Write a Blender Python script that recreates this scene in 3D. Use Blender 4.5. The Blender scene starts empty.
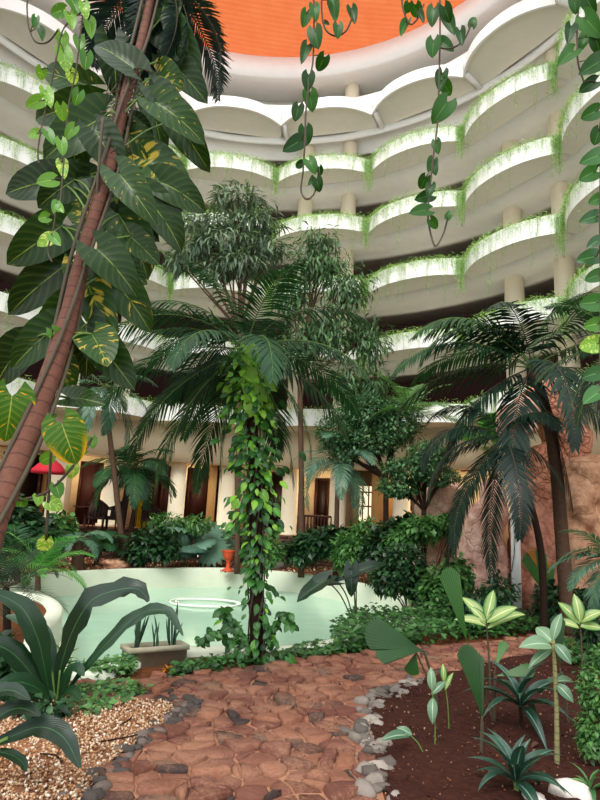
import bpy, bmesh, math, random
import numpy as np
from mathutils import Vector, Matrix, noise
R = random.Random(7)
SC = bpy.context.scene
COL = SC.collection
PI = math.pi
# ------------------------------------------------------------------ camera
F, TILT, ROLL, CH = 595.0, 0.2063, 0.051, 1.6
_c, _s = math.cos(ROLL), math.sin(ROLL)
V_ = np.array([0, -math.sin(TILT), math.cos(TILT)]); X_ = np.array([1.0, 0, 0])
FW = np.array([0, math.cos(TILT), math.sin(TILT)])
RV = _c*X_ + _s*V_; UV_ = _c*V_ - _s*X_
EYE = np.array([0, 0, CH])
cam = bpy.data.objects.new('camera', bpy.data.cameras.new('camera')); COL.objects.link(cam)
cam.data.sensor_width = 36; cam.data.lens = 36*F/800; cam.data.clip_start = .05; cam.data.clip_end = 300
cam.matrix_world = Matrix(((RV[0], UV_[0], -FW[0], 0), (RV[1], UV_[1], -FW[1], 0), (RV[2], UV_[2], -FW[2], CH), (0, 0, 0, 1)))
SC.camera = cam
def ray(px, py): return FW + (px-300)/F*RV + (400-py)/F*UV_
def G(px, py, z=0.0):
    d = ray(px, py); return EYE + d*((z-CH)/d[2])
def P(px, py, Y):
    d = ray(px, py); return EYE + d*(Y/d[1])
def pxm(Y): return Y/F            # metres per pixel at distance Y (near enough)
# ------------------------------------------------------------------ mesh builder
def nrm(v):
    v = np.asarray(v, float); n = np.linalg.norm(v); return v/n if n > 1e-9 else np.array([0, 0, 1.0])
def frame(d, up):
    y = nrm(d); x = np.cross(y, up)
    if np.linalg.norm(x) < 1e-6: x = np.cross(y, [1, 0.01, 0])
    x = nrm(x); z = np.cross(x, y)
    return np.stack([x, y, z])     # rows
class MB:
    rib = None
    def __init__(s): s.v = []; s.f = {3: [], 4: []}; s.u = {3: [], 4: []}; s.t = []; s.n = 0; s.ng = []
    def add(s, pts, faces, uv=None, tint=None):
        pts = np.asarray(pts, float); k = len(pts)
        if uv is None: uv = np.zeros((k, 2))
        s.v.append(pts)
        s.t.append(np.full(k, R.random() if tint is None else tint))
        for w in (3, 4):
            fa = [q for q in faces if len(q) == w] if not isinstance(faces, dict) else faces.get(w)
            if fa is not None and len(fa):
                fa = np.asarray(fa, int); s.f[w].append(fa+s.n); s.u[w].append(np.asarray(uv)[fa.ravel()])
        if not isinstance(faces, dict):
            for q in faces:
                if len(q) > 4: s.ng.append([i+s.n for i in q])
        s.n += k
    def tube(s, pts, r, n=6, cap=True, tint=None):
        pts = [np.asarray(p, float) for p in pts]; m = len(pts)
        rr = r if hasattr(r, '__len__') else [r]*m
        V = []; UV = []; up = np.array([0.3, 0.2, 1.0]); L = 0
        for i in range(m):
            a = pts[max(i-1, 0)]; b = pts[min(i+1, m-1)]; t = nrm(b-a)
            x = np.cross(t, up); x = nrm(x if np.linalg.norm(x) > .05 else np.cross(t, [1, 0, 0.1])); y = np.cross(t, x); up = np.cross(x, t) if False else up
            if i: L += np.linalg.norm(pts[i]-pts[i-1])
            for j in range(n):
                q = 2*PI*j/n; V.append(pts[i]+rr[i]*(math.cos(q)*x+math.sin(q)*y)); UV.append((j/n, L))
        Fc = [(i*n+j, i*n+(j+1) % n, (i+1)*n+(j+1) % n, (i+1)*n+j) for i in range(m-1) for j in range(n)]
        if cap: Fc += [tuple(range(n))[::-1], tuple((m-1)*n+j for j in range(n))] if n > 2 else []
        s.add(V, Fc, UV, tint)
    def box(s, c, size, rz=0, tint=None, bev=0.0):
        x, y, z = [q/2 for q in size]; c = np.asarray(c, float); V = []
        cs, sn = math.cos(rz), math.sin(rz)
        for k in (-1, 1):
            for i, j in ((-1, -1), (1, -1), (1, 1), (-1, 1)):
                a, b = i*x, j*y; V.append(c+[a*cs-b*sn, a*sn+b*cs, k*z])
        s.add(V, [(0, 3, 2, 1), (4, 5, 6, 7), (0, 1, 5, 4), (1, 2, 6, 5), (2, 3, 7, 6), (3, 0, 4, 7)], None, tint)
    def lathe(s, c, prof, n=24, tint=None):
        c = np.asarray(c, float)
        V = [c+[r*math.cos(2*PI*j/n), r*math.sin(2*PI*j/n), z] for r, z in prof for j in range(n)]
        m = len(prof)
        Fc = [(i*n+j, i*n+(j+1) % n, (i+1)*n+(j+1) % n, (i+1)*n+j) for i in range(m-1) for j in range(n)]
        Fc += [tuple(range(n))[::-1], tuple((m-1)*n+j for j in range(n))]
        s.add(V, Fc, None, tint)
    def build(s, name, mat, parent=None, smooth=True, at=None):
        me = bpy.data.meshes.new(name)
        V = np.concatenate(s.v) if s.v else np.zeros((0, 3))
        off = np.zeros(3)
        if parent is not None: off = np.array(ROOT[parent.name])
        elif at is not None: off = np.asarray(at, float)
        V = V-off
        fs, us, st = [], [], []; pos = 0
        allUV = None
        for w in (3, 4):
            if s.f[w]:
                a = np.concatenate(s.f[w]); fs.append(a.ravel()); us.append(np.concatenate(s.u[w])); st.append(pos+np.arange(len(a))*w); pos += a.size
        if s.ng:
            for q in s.ng: fs.append(np.array(q)); us.append(np.zeros((len(q), 2))); st.append(np.array([pos])); pos += len(q)
        L = np.concatenate(fs); S = np.concatenate(st)
        me.vertices.add(len(V)); me.vertices.foreach_set('co', V.astype(np.float32).ravel())
        me.loops.add(len(L)); me.loops.foreach_set('vertex_index', L.astype(np.int32))
        me.polygons.add(len(S)); me.polygons.foreach_set('loop_start', S.astype(np.int32))
        me.update(calc_edges=True)
        uvl = me.uv_layers.new(name='UVMap'); uvl.data.foreach_set('uv', np.concatenate(us).astype(np.float32).ravel())
        at_ = me.attributes.new('tint', 'FLOAT', 'POINT'); at_.data.foreach_set('value', np.concatenate(s.t).astype(np.float32))
        if smooth: me.polygons.foreach_set('use_smooth', np.ones(len(S), bool))
        me.validate()
        me.materials.append(mat)
        o = bpy.data.objects.new(name, me); COL.objects.link(o)
        if parent is not None: o.parent = parent; ROOT[o.name] = tuple(off)
        else: o.location = off; ROOT[o.name] = tuple(off)
        if s.rib is not None: s.rib.build('midrib', M['stem' if 'dark' not in mat.name else 'dstem'], o)
        return o
ROOT = {}
def tag(o, label=None, cat=None, group=None, kind=None):
    if label: o['label'] = label
    if cat: o['category'] = cat
    if group: o['group'] = group
    if kind: o['kind'] = kind
    return o
def thing(name, label, cat, loc, group=None, kind=None):
    o = bpy.data.objects.new(name, None); COL.objects.link(o); o.location = [float(q) for q in loc]
    o.empty_display_size = .1; ROOT[o.name] = tuple(float(q) for q in loc)
    return tag(o, label, cat, group, kind)
def copy_tree(o, parent=None):
    c = o.copy(); COL.objects.link(c)
    if parent is not None: c.parent = parent
    for ch in list(o.children): copy_tree(ch, c)
    return c
def struct(o): o['kind'] = 'structure'; return o
# ------------------------------------------------------------------ materials
def rgb(h):
    if isinstance(h, str):
        h = h.lstrip('#'); c = [int(h[i:i+2], 16)/255 for i in (0, 2, 4)]
        return tuple((x/12.92 if x <= .04045 else ((x+.055)/1.055)**2.4) for x in c)+(1,)
    return tuple(h)+(1,)
class NT:
    def __init__(s, name):
        s.m = bpy.data.materials.new(name); s.m.use_nodes = True; s.t = s.m.node_tree; s.t.nodes.clear()
    def n(s, typ, **kw):
        x = s.t.nodes.new('ShaderNode'+typ)
        for k, v in kw.items():
            if k.startswith('i_'): x.inputs[k[2:].replace('_', ' ')].default_value = v
            else: setattr(x, k, v)
        return x
    def l(s, a, b): s.t.links.new(a, b)
    def mix(s, fac, a, b, blend='MIX'):
        x = s.n('Mix', data_type='RGBA', blend_type=blend)
        for sock, v in ((x.inputs[0], fac), (x.inputs[6], a), (x.inputs[7], b)):
            if hasattr(v, 'links'): s.l(v, sock)
            else: sock.default_value = v
        return x.outputs[2]
    def math(s, op, a, b=0.0, c=0.0):
        x = s.n('Math', operation=op)
        for i, v in enumerate((a, b, c)):
            if hasattr(v, 'links'): s.l(v, x.inputs[i])
            else: x.inputs[i].default_value = v
        return x.outputs[0]
    def ramp(s, fac, stops, mode='LINEAR'):
        x = s.n('ValToRGB'); x.color_ramp.interpolation = mode; e = x.color_ramp.elements
        while len(e) < len(stops): e.new(.5)
        for q, (p, c) in zip(e, stops): q.position = p; q.color = rgb(c)
        s.l(fac, x.inputs[0]); return x.outputs[0]
    def noise(s, scale, detail=4, rough=.55, coord='Object'):
        tc = s.n('TexCoord'); x = s.n('TexNoise'); x.inputs['Scale'].default_value = scale; x.inputs['Detail'].default_value = detail; x.inputs['Roughness'].default_value = rough
        s.l(tc.outputs[coord], x.inputs['Vector']); return x.outputs['Fac']
    def bsdf(s, color, rough=.6, bump=None, bstr=.3, bdist=.02, spec=.5, **kw):
        b = s.n('BsdfPrincipled')
        if hasattr(color, 'links'): s.l(color, b.inputs['Base Color'])
        else: b.inputs['Base Color'].default_value = color
        if hasattr(rough, 'links'): s.l(rough, b.inputs['Roughness'])
        else: b.inputs['Roughness'].default_value = rough
        b.inputs['Specular IOR Level'].default_value = spec
        for k, v in kw.items(): b.inputs[k.replace('_', ' ')].default_value = v
        if bump is not None:
            q = s.n('Bump'); q.inputs['Strength'].default_value = bstr; q.inputs['Distance'].default_value = bdist
            s.l(bump, q.inputs['Height']); s.l(q.outputs[0], b.inputs['Normal'])
        return b
    def out(s, sh):
        o = s.n('OutputMaterial'); s.l(sh, o.inputs[0]); return s.m
def plain(name, c, rough=.7, nscale=6, amt=.12, bstr=.15, spec=.3, bdist=.01, detail=5):
    t = NT(name); nz = t.noise(nscale, detail)
    c = rgb(c); d = tuple(x*(1-amt*2) for x in c[:3])+(1,)
    col = t.mix(nz, d, tuple(min(1, x*(1+amt)) for x in c[:3])+(1,))
    return t.out(t.bsdf(col, rough, nz, bstr, bdist, spec).outputs[0])
def tinted(name, stops, rough=.8, nscale=12, amt=.35, bstr=.5, bdist=.01, spec=.25, mode='LINEAR'):
    t = NT(name); a = t.n('Attribute', attribute_name='tint'); nz = t.noise(nscale, 6, .65)
    col = t.ramp(a.outputs['Fac'], stops, mode)
    dk = t.mix(1.0, col, (.45, .42, .4, 1), 'MULTIPLY')
    f = t.math('MULTIPLY', t.math('SUBTRACT', 1.0, nz), amt*2)
    col = t.mix(f, col, dk)
    return t.out(t.bsdf(col, rough, nz, bstr, bdist, spec).outputs[0])
def leafmat(name, c0, c1, mid=None, midw=.03, varieg=None, vfac=.5, rough=.38, trans=.22, veins=0.0, vscale=14, edge=None, spec=.5, rib_shade=0):
    t = NT(name); a = t.n('Attribute', attribute_name='tint'); tc = t.n('TexCoord')
    sx = t.n('SeparateXYZ'); t.l(tc.outputs['UV'], sx.inputs[0])
    u = t.math('ABSOLUTE', t.math('SUBTRACT', sx.outputs[0], .5)); v = sx.outputs[1]
    col = t.mix(a.outputs['Fac'], rgb(c0), rgb(c1))
    nz = t.noise(9, 3)
    col = t.mix(t.math('MULTIPLY', nz, .5), col, t.mix(1.0, col, (.55, .6, .55, 1), 'MULTIPLY'))
    h = None
    if veins:
        ph = t.math('SUBTRACT', v, t.math('MULTIPLY', u, .7))
        w = t.math('SINE', t.math('MULTIPLY', ph, vscale*2*PI)); h = w
        col = t.mix(t.math('MULTIPLY', t.math('POWER', t.math('MULTIPLY_ADD', w, .5, .5), 4.0), veins), col, rgb(mid or c1))
    if varieg:
        n2 = t.n('TexNoise'); n2.inputs['Scale'].default_value = 1.0; n2.inputs['Detail'].default_value = 3
        mp = t.n('Mapping'); mp.inputs['Scale'].default_value = (3.5, 11, 1)
        cmb = t.n('CombineXYZ'); t.l(u, cmb.inputs[0]); t.l(t.math('SUBTRACT', v, t.math('MULTIPLY', u, .7)), cmb.inputs[1]); t.l(t.math('MULTIPLY', a.outputs['Fac'], 40), cmb.inputs[2])
        t.l(cmb.outputs[0], mp.inputs[0]); t.l(mp.outputs[0], n2.inputs['Vector'])
        th = t.math('SUBTRACT', .72, t.math('MULTIPLY', t.math('POWER', a.outputs['Fac'], 2.0), vfac*.45))
        m = t.math('MULTIPLY', t.math('SUBTRACT', n2.outputs['Fac'], th), 12); m = t.math('MINIMUM', t.math('MAXIMUM', m, 0), .9)
        col = t.mix(m, col, rgb(varieg))
    if edge:
        m = t.math('MINIMUM', t.math('MAXIMUM', t.math('MULTIPLY', t.math('SUBTRACT', u, .3), 7), 0), 1.0)
        if varieg: m = t.math('MULTIPLY', m, t.math('MINIMUM', t.math('MAXIMUM', t.math('MULTIPLY', t.math('SUBTRACT', v, .4), 3), 0), 1))
        col = t.mix(m, col, rgb(edge))
    if rib_shade:  # lighter ribs, with the shade of the pleats put into the colour between
        w = t.math('SINE', t.math('MULTIPLY', sx.outputs[0], rib_shade*2*PI)); h = w
        col = t.mix(t.math('MULTIPLY', t.math('POWER', t.math('MULTIPLY_ADD', w, .5, .5), 3.0), .55), col, rgb(c1)); col = t.mix(t.math('MULTIPLY', t.math('POWER', t.math('MULTIPLY_ADD', w, -.5, .5), 3.0), .55), col, t.mix(1.0, col, (.45, .5, .45, 1), 'MULTIPLY'))
    if mid:
        m = t.math('LESS_THAN', u, midw); col = t.mix(t.math('MULTIPLY', m, .8), col, rgb(mid))
    b = t.bsdf(col, rough, h, .12, .004, spec)
    tr = t.n('BsdfTranslucent'); t.l(t.mix(1.0, col, (1.5, 1.6, .8, 1), 'MULTIPLY'), tr.inputs[0])
    mx = t.n('MixShader'); mx.inputs[0].default_value = trans; t.l(b.outputs[0], mx.inputs[1]); t.l(tr.outputs[0], mx.inputs[2])
    return t.out(mx.outputs[0])
def emit(name, c, st):
    t = NT(name); e = t.n('Emission'); e.inputs[0].default_value = rgb(c); e.inputs[1].default_value = st; return t.out(e.outputs[0])
M = {}
M['white'] = plain('white_plaster', '#e8e8e3', .75, 3, .03, .08)
M['column'] = plain('column_plaster', '#f2e6cb', .75, 3, .03, .08)
M['soffit'] = plain('beige_stucco', '#d9d6c9', .9, 3, .05, .2)
M['cream'] = plain('cream_plaster', '#dccbaa', .8, 2, .05, .1)
M['ochre'] = plain('ochre_plaster', '#c99a5e', .8, 2, .08, .1)
M['maroon'] = plain('maroon_wall', '#38181c', .6, 3, .1, .1)
M['wood'] = plain('dark_wood', '#3c1c14', .5, 14, .2, .2)
M['tile'] = plain('lobby_tile', '#b98a63', .35, 4, .1, .05)
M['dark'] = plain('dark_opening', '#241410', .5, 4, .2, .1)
def ceil_mat():
    t = NT('orange_ceiling'); tc = t.n('TexCoord'); w = t.n('TexWave'); w.wave_type = 'RINGS'; w.rings_direction = 'Z'
    w.inputs['Scale'].default_value = 1.6; w.inputs['Distortion'].default_value = .3; t.l(tc.outputs['Object'], w.inputs['Vector'])
    nz = t.noise(1.5, 5)
    col = t.mix(nz, rgb('#d96a3c'), rgb('#e78551')); col = t.mix(t.math('MULTIPLY', w.outputs['Fac'], .25), col, rgb('#c95f33'))
    b = t.bsdf(col, .8, w.outputs['Fac'], .3, .03, .2); tr = t.n('BsdfTranslucent'); t.l(col, tr.inputs[0])
    mx = t.n('MixShader'); mx.inputs[0].default_value = .3; t.l(b.outputs[0], mx.inputs[1]); t.l(tr.outputs[0], mx.inputs[2])
    return t.out(mx.outputs[0])
M['ceil'] = ceil_mat()
M['stonewall'] = tinted('stacked_stone', [(0, '#4b342a'), (.5, '#6a4a3a'), (1, '#7d6350')], .9, 8)
def flagmat():
    t = NT('red_flagstone'); a = t.n('Attribute', attribute_name='tint'); nz = t.noise(13, 7, .7); n2 = t.noise(2.2, 4, .6); n3 = t.noise(45, 5, .7)
    col = t.ramp(a.outputs['Fac'], [(0, '#a46c53'), (.3, '#93604c'), (.6, '#805044'), (.8, '#77483a'), (.87, '#57443e'), (1, '#463c3a')])
    col = t.mix(t.math('MULTIPLY', t.math('SUBTRACT', 1.0, nz), .8), col, t.mix(1.0, col, (.4, .36, .36, 1), 'MULTIPLY'))
    dust = t.math('MINIMUM', t.math('MAXIMUM', t.math('MULTIPLY', t.math('SUBTRACT', t.math('ADD', t.math('MULTIPLY', n2, .6), t.math('MULTIPLY', n3, .4)), .46), 5), 0), .6)
    col = t.mix(dust, col, rgb('#ab7d63'))
    return t.out(t.bsdf(col, .8, t.math('ADD', nz, t.math('MULTIPLY', n3, .5)), 1.0, .025, .25).outputs[0])
M['flag'] = flagmat()
M['mortar'] = plain('path_mortar', '#ab7a5e', .95, 25, .25, .8)
M['earth'] = plain('garden_earth', '#6d4128', .95, 9, .35, .8, .1, .03)
M['soil'] = plain('dark_red_soil', '#42251d', .95, 22, .35, 1.0, .1, .03, 8)
M['chip'] = tinted('soil_chips', [(0, '#241310'), (.5, '#4d2a20'), (.8, '#7a4a35'), (1, '#b89a80')], .95, 30)
M['pebble'] = tinted('tan_pebbles', [(0, '#7f5236'), (.25, '#b08058'), (.6, '#cda682'), (.85, '#dcc3a4'), (1, '#efe5d8')], .8, 30, .2)
M['gbase'] = plain('gravel_base', '#94664a', .95, 40, .35, 1.0, .1, .02)
M['dstone'] = tinted('dark_grey_stone', [(0, '#3b3533'), (.5, '#5b524e'), (1, '#7c6e66')], .85, 14, .4, .6)
M['lstone'] = tinted('pale_grey_stone', [(0, '#4d4641'), (.5, '#7d736b'), (1, '#aea398')], .85, 14, .4, .6)
M['wrock'] = plain('white_rock', '#d8ccc4', .85, 12, .2, .6, .2, .02)
M['poolwall'] = plain('pool_plaster', '#d5dcc6', .7, 2, .06, .1)
M['poolrim'] = plain('pool_rim', '#e4e6da', .6, 4, .06, .1)
def water():
    t = NT('pool_water'); nz = t.noise(2.2, 3)
    col = t.mix(nz, rgb('#a3cdb0'), rgb('#b6dabf'))
    return t.out(t.bsdf(col, .16, nz, .06, .05, .25).outputs[0])
M['water'] = water()
def carved(name, c0, c1, vs, st, gw=.1, gd=.75):
    t = NT(name); nz = t.noise(5, 7, .65); v = t.n('TexVoronoi'); v.feature = 'DISTANCE_TO_EDGE'; v.inputs['Scale'].default_value = vs
    tc = t.n('TexCoord'); n2 = t.n('TexNoise'); n2.inputs['Scale'].default_value = 3; t.l(tc.outputs['Object'], n2.inputs['Vector'])
    ad = t.n('VectorMath', operation='MULTIPLY_ADD'); t.l(n2.outputs['Color'], ad.inputs[0]); ad.inputs[1].default_value = (.25, .25, .25); t.l(tc.outputs['Object'], ad.inputs[2]); t.l(ad.outputs[0], v.inputs['Vector'])
    col = t.ramp(nz, [(.3, c0), (.7, c1)]); crack = t.ramp(v.outputs['Distance'], [(0, '#4a2c22'), (gw, '#ffffff')])
    col = t.mix(gd, col, t.mix(1.0, col, crack, 'MULTIPLY'))
    hh = t.math('ADD', t.math('MINIMUM', t.math('MULTIPLY', v.outputs['Distance'], 4.0), .6), t.math('MULTIPLY', nz, 1.2))
    return t.out(t.bsdf(col, .9, hh, st, .06, .2).outputs[0])
M['terra'] = carved('carved_terracotta', '#ad6648', '#e0a083', 6.5, .9, .05, .55)
M['redstone'] = carved('rough_red_rock', '#a3614a', '#dd9f84', 2.2, 1.0, .02, .4)
M['pinkstone'] = carved('pink_rock', '#b57f6c', '#edc6b2', 1.6, .9, .02, .5)
M['tanstone'] = carved('tan_rock', '#a06f50', '#dcae8c', 1.1, .9, .02, .5)
M['bark'] = plain('grey_brown_bark', '#5a4436', .9, 18, .3, .8, .1, .02)
M['darkbark'] = plain('dark_bark', '#2d2019', .95, 18, .3, .8, .1, .02)
def ringbark(name, c0, c1, sc):
    t = NT(name); tc = t.n('TexCoord'); sx = t.n('SeparateXYZ'); t.l(tc.outputs['UV'], sx.inputs[0]); nz = t.noise(14, 6, .7)
    w = t.math('FRACT', t.math('ADD', t.math('MULTIPLY', sx.outputs[1], sc), t.math('MULTIPLY', nz, .35)))
    ed = t.math('LESS_THAN', w, .12)
    col = t.mix(nz, rgb(c0), rgb(c1)); col = t.mix(t.math('MULTIPLY', ed, .6), col, rgb('#38201a'))
    return t.out(t.bsdf(col, .8, t.math('ADD', t.math('SUBTRACT', nz, ed), 0), .6, .02, .3).outputs[0])
M['palmbark'] = ringbark('ringed_red_bark', '#40231b', '#774c3b', 11)
M['cane'] = ringbark('banded_cane', '#54563a', '#97905f', 22)
M['stem'] = plain('green_stem', '#5c7a37', .5, 10, .2, .1)
M['dstem'] = plain('brown_vine_stem', '#4a4030', .7, 10, .2, .1)
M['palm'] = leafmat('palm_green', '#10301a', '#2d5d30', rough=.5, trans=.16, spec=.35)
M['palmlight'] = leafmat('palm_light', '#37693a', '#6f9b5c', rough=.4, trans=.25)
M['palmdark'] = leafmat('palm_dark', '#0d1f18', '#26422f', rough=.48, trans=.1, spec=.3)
M['palmbright'] = leafmat('palm_bright', '#2f7528', '#5c9a45', rough=.4, trans=.3)
M['palmblue'] = leafmat('palm_grey', '#2f5544', '#6d937c', rough=.48, trans=.2, spec=.35)
M['pothos'] = leafmat('variegated_pothos', '#122b0c', '#294c15', mid='#7f9440', midw=.014, varieg='#bfa83f', vfac=.42, rough=.36, trans=.22, veins=.1, vscale=8, spec=.28)
M['yellowpothos'] = leafmat('yellowing_pothos', '#33611c', '#47751f', mid='#a7b04c', midw=.014, varieg='#e0a81e', vfac=.55, rough=.38, trans=.3, veins=.2, vscale=8, edge='#d8a51f', spec=.3)
M['vine'] = leafmat('heart_leaf', '#143c10', '#33671c', mid='#5c8f3c', midw=.015, rough=.4, trans=.3, spec=.3)
M['vinebright'] = leafmat('heart_leaf_bright', '#3f7a20', '#83b53e', mid='#9cc660', midw=.02, varieg='#d3dc7c', vfac=.5, rough=.38, trans=.35)
M['climb'] = leafmat('climber_leaf', '#1b4a20', '#437f30', mid='#6aa04c', midw=.02, rough=.35, trans=.28)
M['climbbright'] = leafmat('climber_bright', '#4f9a24', '#9fd34a', mid='#bfe07a', midw=.02, rough=.38, trans=.35)
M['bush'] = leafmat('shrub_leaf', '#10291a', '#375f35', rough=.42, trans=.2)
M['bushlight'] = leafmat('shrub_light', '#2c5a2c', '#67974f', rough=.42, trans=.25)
M['ground'] = leafmat('ground_leaf', '#1a3d1a', '#4b7e3b', rough=.4, trans=.22)
M['feather'] = leafmat('grey_feather', '#3d5741', '#8aa083', rough=.4, trans=.25)
M['feather2'] = leafmat('drooping_leaf', '#26472c', '#6a8f5c', rough=.36, trans=.25)
M['fine'] = leafmat('fine_leaf', '#23462c', '#66905f', rough=.5, trans=.25, spec=.35)
M['trail'] = leafmat('trailing_leaf', '#4f8a2c', '#c2e286', rough=.5, trans=.35)
M['bigleaf'] = leafmat('big_leaf', '#0c2414', '#204527', mid='#3f6a3c', midw=.02, rough=.3, trans=.14, veins=.06, vscale=16)
M['fan'] = leafmat('fan_leaf', '#123315', '#34692a', rough=.38, trans=.25, rib_shade=11)
M['fanbright'] = leafmat('fan_bright', '#22551b', '#4f9430', rough=.38, trans=.3, rib_shade=11)
M['orange'] = leafmat('orange_tip', '#d9831c', '#e8a02a', rough=.5, trans=.3)
M['dief'] = leafmat('pale_leaf', '#b3c27a', '#8aa95c', mid='#d3dca0', midw=.05, rough=.4, trans=.25, edge='#2f6b2a')
M['strap'] = leafmat('strap_leaf', '#1b3a2c', '#36594a', mid='#7b9c8c', midw=.05, rough=.28, trans=.1, spec=.7)
M['greyleaf'] = leafmat('grey_leaf', '#44694c', '#7d9c78', mid='#a9c0a2', midw=.04, rough=.4, trans=.2)
M['snake'] = leafmat('snake_leaf', '#1c3626', '#3a5a40', rough=.4, trans=.08, veins=.2, vscale=10)
M['concrete'] = plain('trough_concrete', '#a39c84', .9, 10, .18, .4, .2, .01)
M['urn'] = plain('terracotta_urn', '#c64a28', .6, 10, .12, .1)
M['wicker'] = plain('dark_wicker', '#3b2822', .7, 60, .3, .6)
M['red'] = plain('red_cloth', '#c9283a', .8, 4, .1)
M['yellow'] = plain('yellow_cloth', '#e3c21e', .8, 4, .1)
M['hose'] = plain('white_hose', '#eef0e6', .4, 4, .04)
M['lamp'] = emit('lamp_glow', '#ffdc9c', 4)
M['lit'] = emit('lit_window', '#ffedc4', 1.25)
M['litamber'] = emit('lit_amber', '#e8923a', .8)
# ------------------------------------------------------------------ leaf templates
_T = {}
def wfun(kind):
    return {'heart': lambda t: .47*max(0, math.sin(PI*min(1, t**.6)))**.62,
            'oval': lambda t: .30*max(0, math.sin(PI*t**.85))**.8,
            'lance': lambda t: .15*max(0, math.sin(PI*t**.8)),
            'strap': lambda t: .065*(max(0, math.sin(PI*min(1, t**.55)))**.6) + (.012 if t < .9 else 0),
            'blade': lambda t: .10*(min(1, t*5)**.5)*(1-t**5)**.7,
            'big': lambda t: .11*(.14+.86*max(0, math.sin(PI*min(1, t*.86)))**1.5)*(1-t**9)**.6,
            'needle': lambda t: .05*(1-t)**.6 + .004}[kind]
def tpl(kind, nv=5, nu=2, droop=.4, fold=.15, wave=0.0):
    key = (kind, nv, nu, round(droop, 1), round(fold, 2), wave)
    if key in _T: return _T[key]
    w = wfun(kind); V = []; UV = []; y = z = 0; ry = random.Random(3)
    for i in range(nv+1):
        t = i/nv; th = -droop*.35+droop*t*1.35
        if i: y += math.cos(th)/nv; z -= math.sin(th)/nv
        ww = w(t) if 0 < t < 1 else (.004 if t >= 1 else max(w(.02), .004))
        for j in range(nu+1):
            u = j/nu*2-1
            yy = y
            if kind == 'heart': yy = y - .34*abs(u)**1.5*(1-t)**2.2
            wx = ww
            if kind == 'heart' and t < .05: wx = .20
            wv = wave*math.sin(t*17+u*2)*abs(u)*(.3+t) if wave else 0
            V.append((u*wx, yy-fold*0*abs(u), z+fold*abs(u)*ww+wv*ww*2)); UV.append((u*.5+.5, t))
    n = nu+1
    Fc = [(i*n+j, i*n+j+1, (i+1)*n+j+1, (i+1)*n+j) for i in range(nv) for j in range(nu)]
    _T[key] = (np.array(V), {4: np.array(Fc)}, np.array(UV)); return _T[key]
def fan_tpl(n=16, spread=2.0, pleat=.03, jag=.12, seed=1, droop=.25):
    key = ('fan', n, spread, pleat, jag, seed, droop)
    if key in _T: return _T[key]
    rr = random.Random(seed); V = [(0, 0, 0)]; UV = [(.5, 0)]; Fc = []; rings = (.35, .7, 1.0)
    for k, q in enumerate(rings):
        for i in range(2*n+1):
            a = -spread/2+spread*i/(2*n); rad = q
            if k == 2: rad *= (1-jag*(i % 2 == 0)) * (1-.12*abs(a/spread*2)**2)
            V.append((rad*math.sin(a), rad*math.cos(a), (pleat*q if i % 2 else -pleat*q)-droop*q*q)); UV.append((i/(2*n), q))
    m = 2*n+1
    for i in range(2*n):
        Fc.append((0, 1+i+1, 1+i))
        for k in range(2): Fc.append((1+k*m+i, 1+k*m+i+1, 1+(k+1)*m+i+1, 1+(k+1)*m+i))
    _T[key] = (np.array(V, float), {3: np.array([f for f in Fc if len(f) == 3]), 4: np.array([f for f in Fc if len(f) == 4])}, np.array(UV)); return _T[key]
def put(mb, T, base, d, up, L, W=1.0, tint=None):
    V, Fc, UV = T; fr = frame(d, up)
    mb.add((V*[L*W, L, L])@fr+np.asarray(base), Fc, UV, tint)
def rv(a=1.0): return np.array([R.uniform(-a, a) for _ in range(3)])
TOCAM = lambda p: nrm(EYE-np.asarray(p))
def leaf_px(mb, b, t, Y, w=None, dY=0.0, kind='heart', face=.7, droop=.5, tint=None, nv=7, nu=4, fold=.2, wave=0.0):
    """a leaf from its stalk end to its tip, given where the photo shows both and how far away they are"""
    p = P(b[0], b[1], Y); q = P(t[0], t[1], Y+dY); d = q-p; L = np.linalg.norm(d)*1.06
    up = TOCAM(p)*face+np.array([0, 0, 1-face])+rv(.12)
    base_w = {'heart': .9, 'oval': .58, 'lance': .3, 'big': .21, 'strap': .14, 'blade': .2}[kind]
    W = 1.0 if w is None else (w*pxm(Y))/(base_w*L)
    put(mb, tpl(kind, nv, nu, droop, fold, wave), p, d, up, L, W, tint)
    return p, q
def curve(pts, n=24):
    pts = [np.asarray(p, float) for p in pts]; m = len(pts); out = []
    for i in range(m-1):
        p0, p1, p2, p3 = pts[max(i-1, 0)], pts[i], pts[i+1], pts[min(i+2, m-1)]
        k = max(2, n//(m-1))
        for j in range(k):
            t = j/k; out.append(.5*((2*p1)+(-p0+p2)*t+(2*p0-5*p1+4*p2-p3)*t*t+(-p0+3*p1-3*p2+p3)*t**3))
    out.append(pts[-1]); return out
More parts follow.
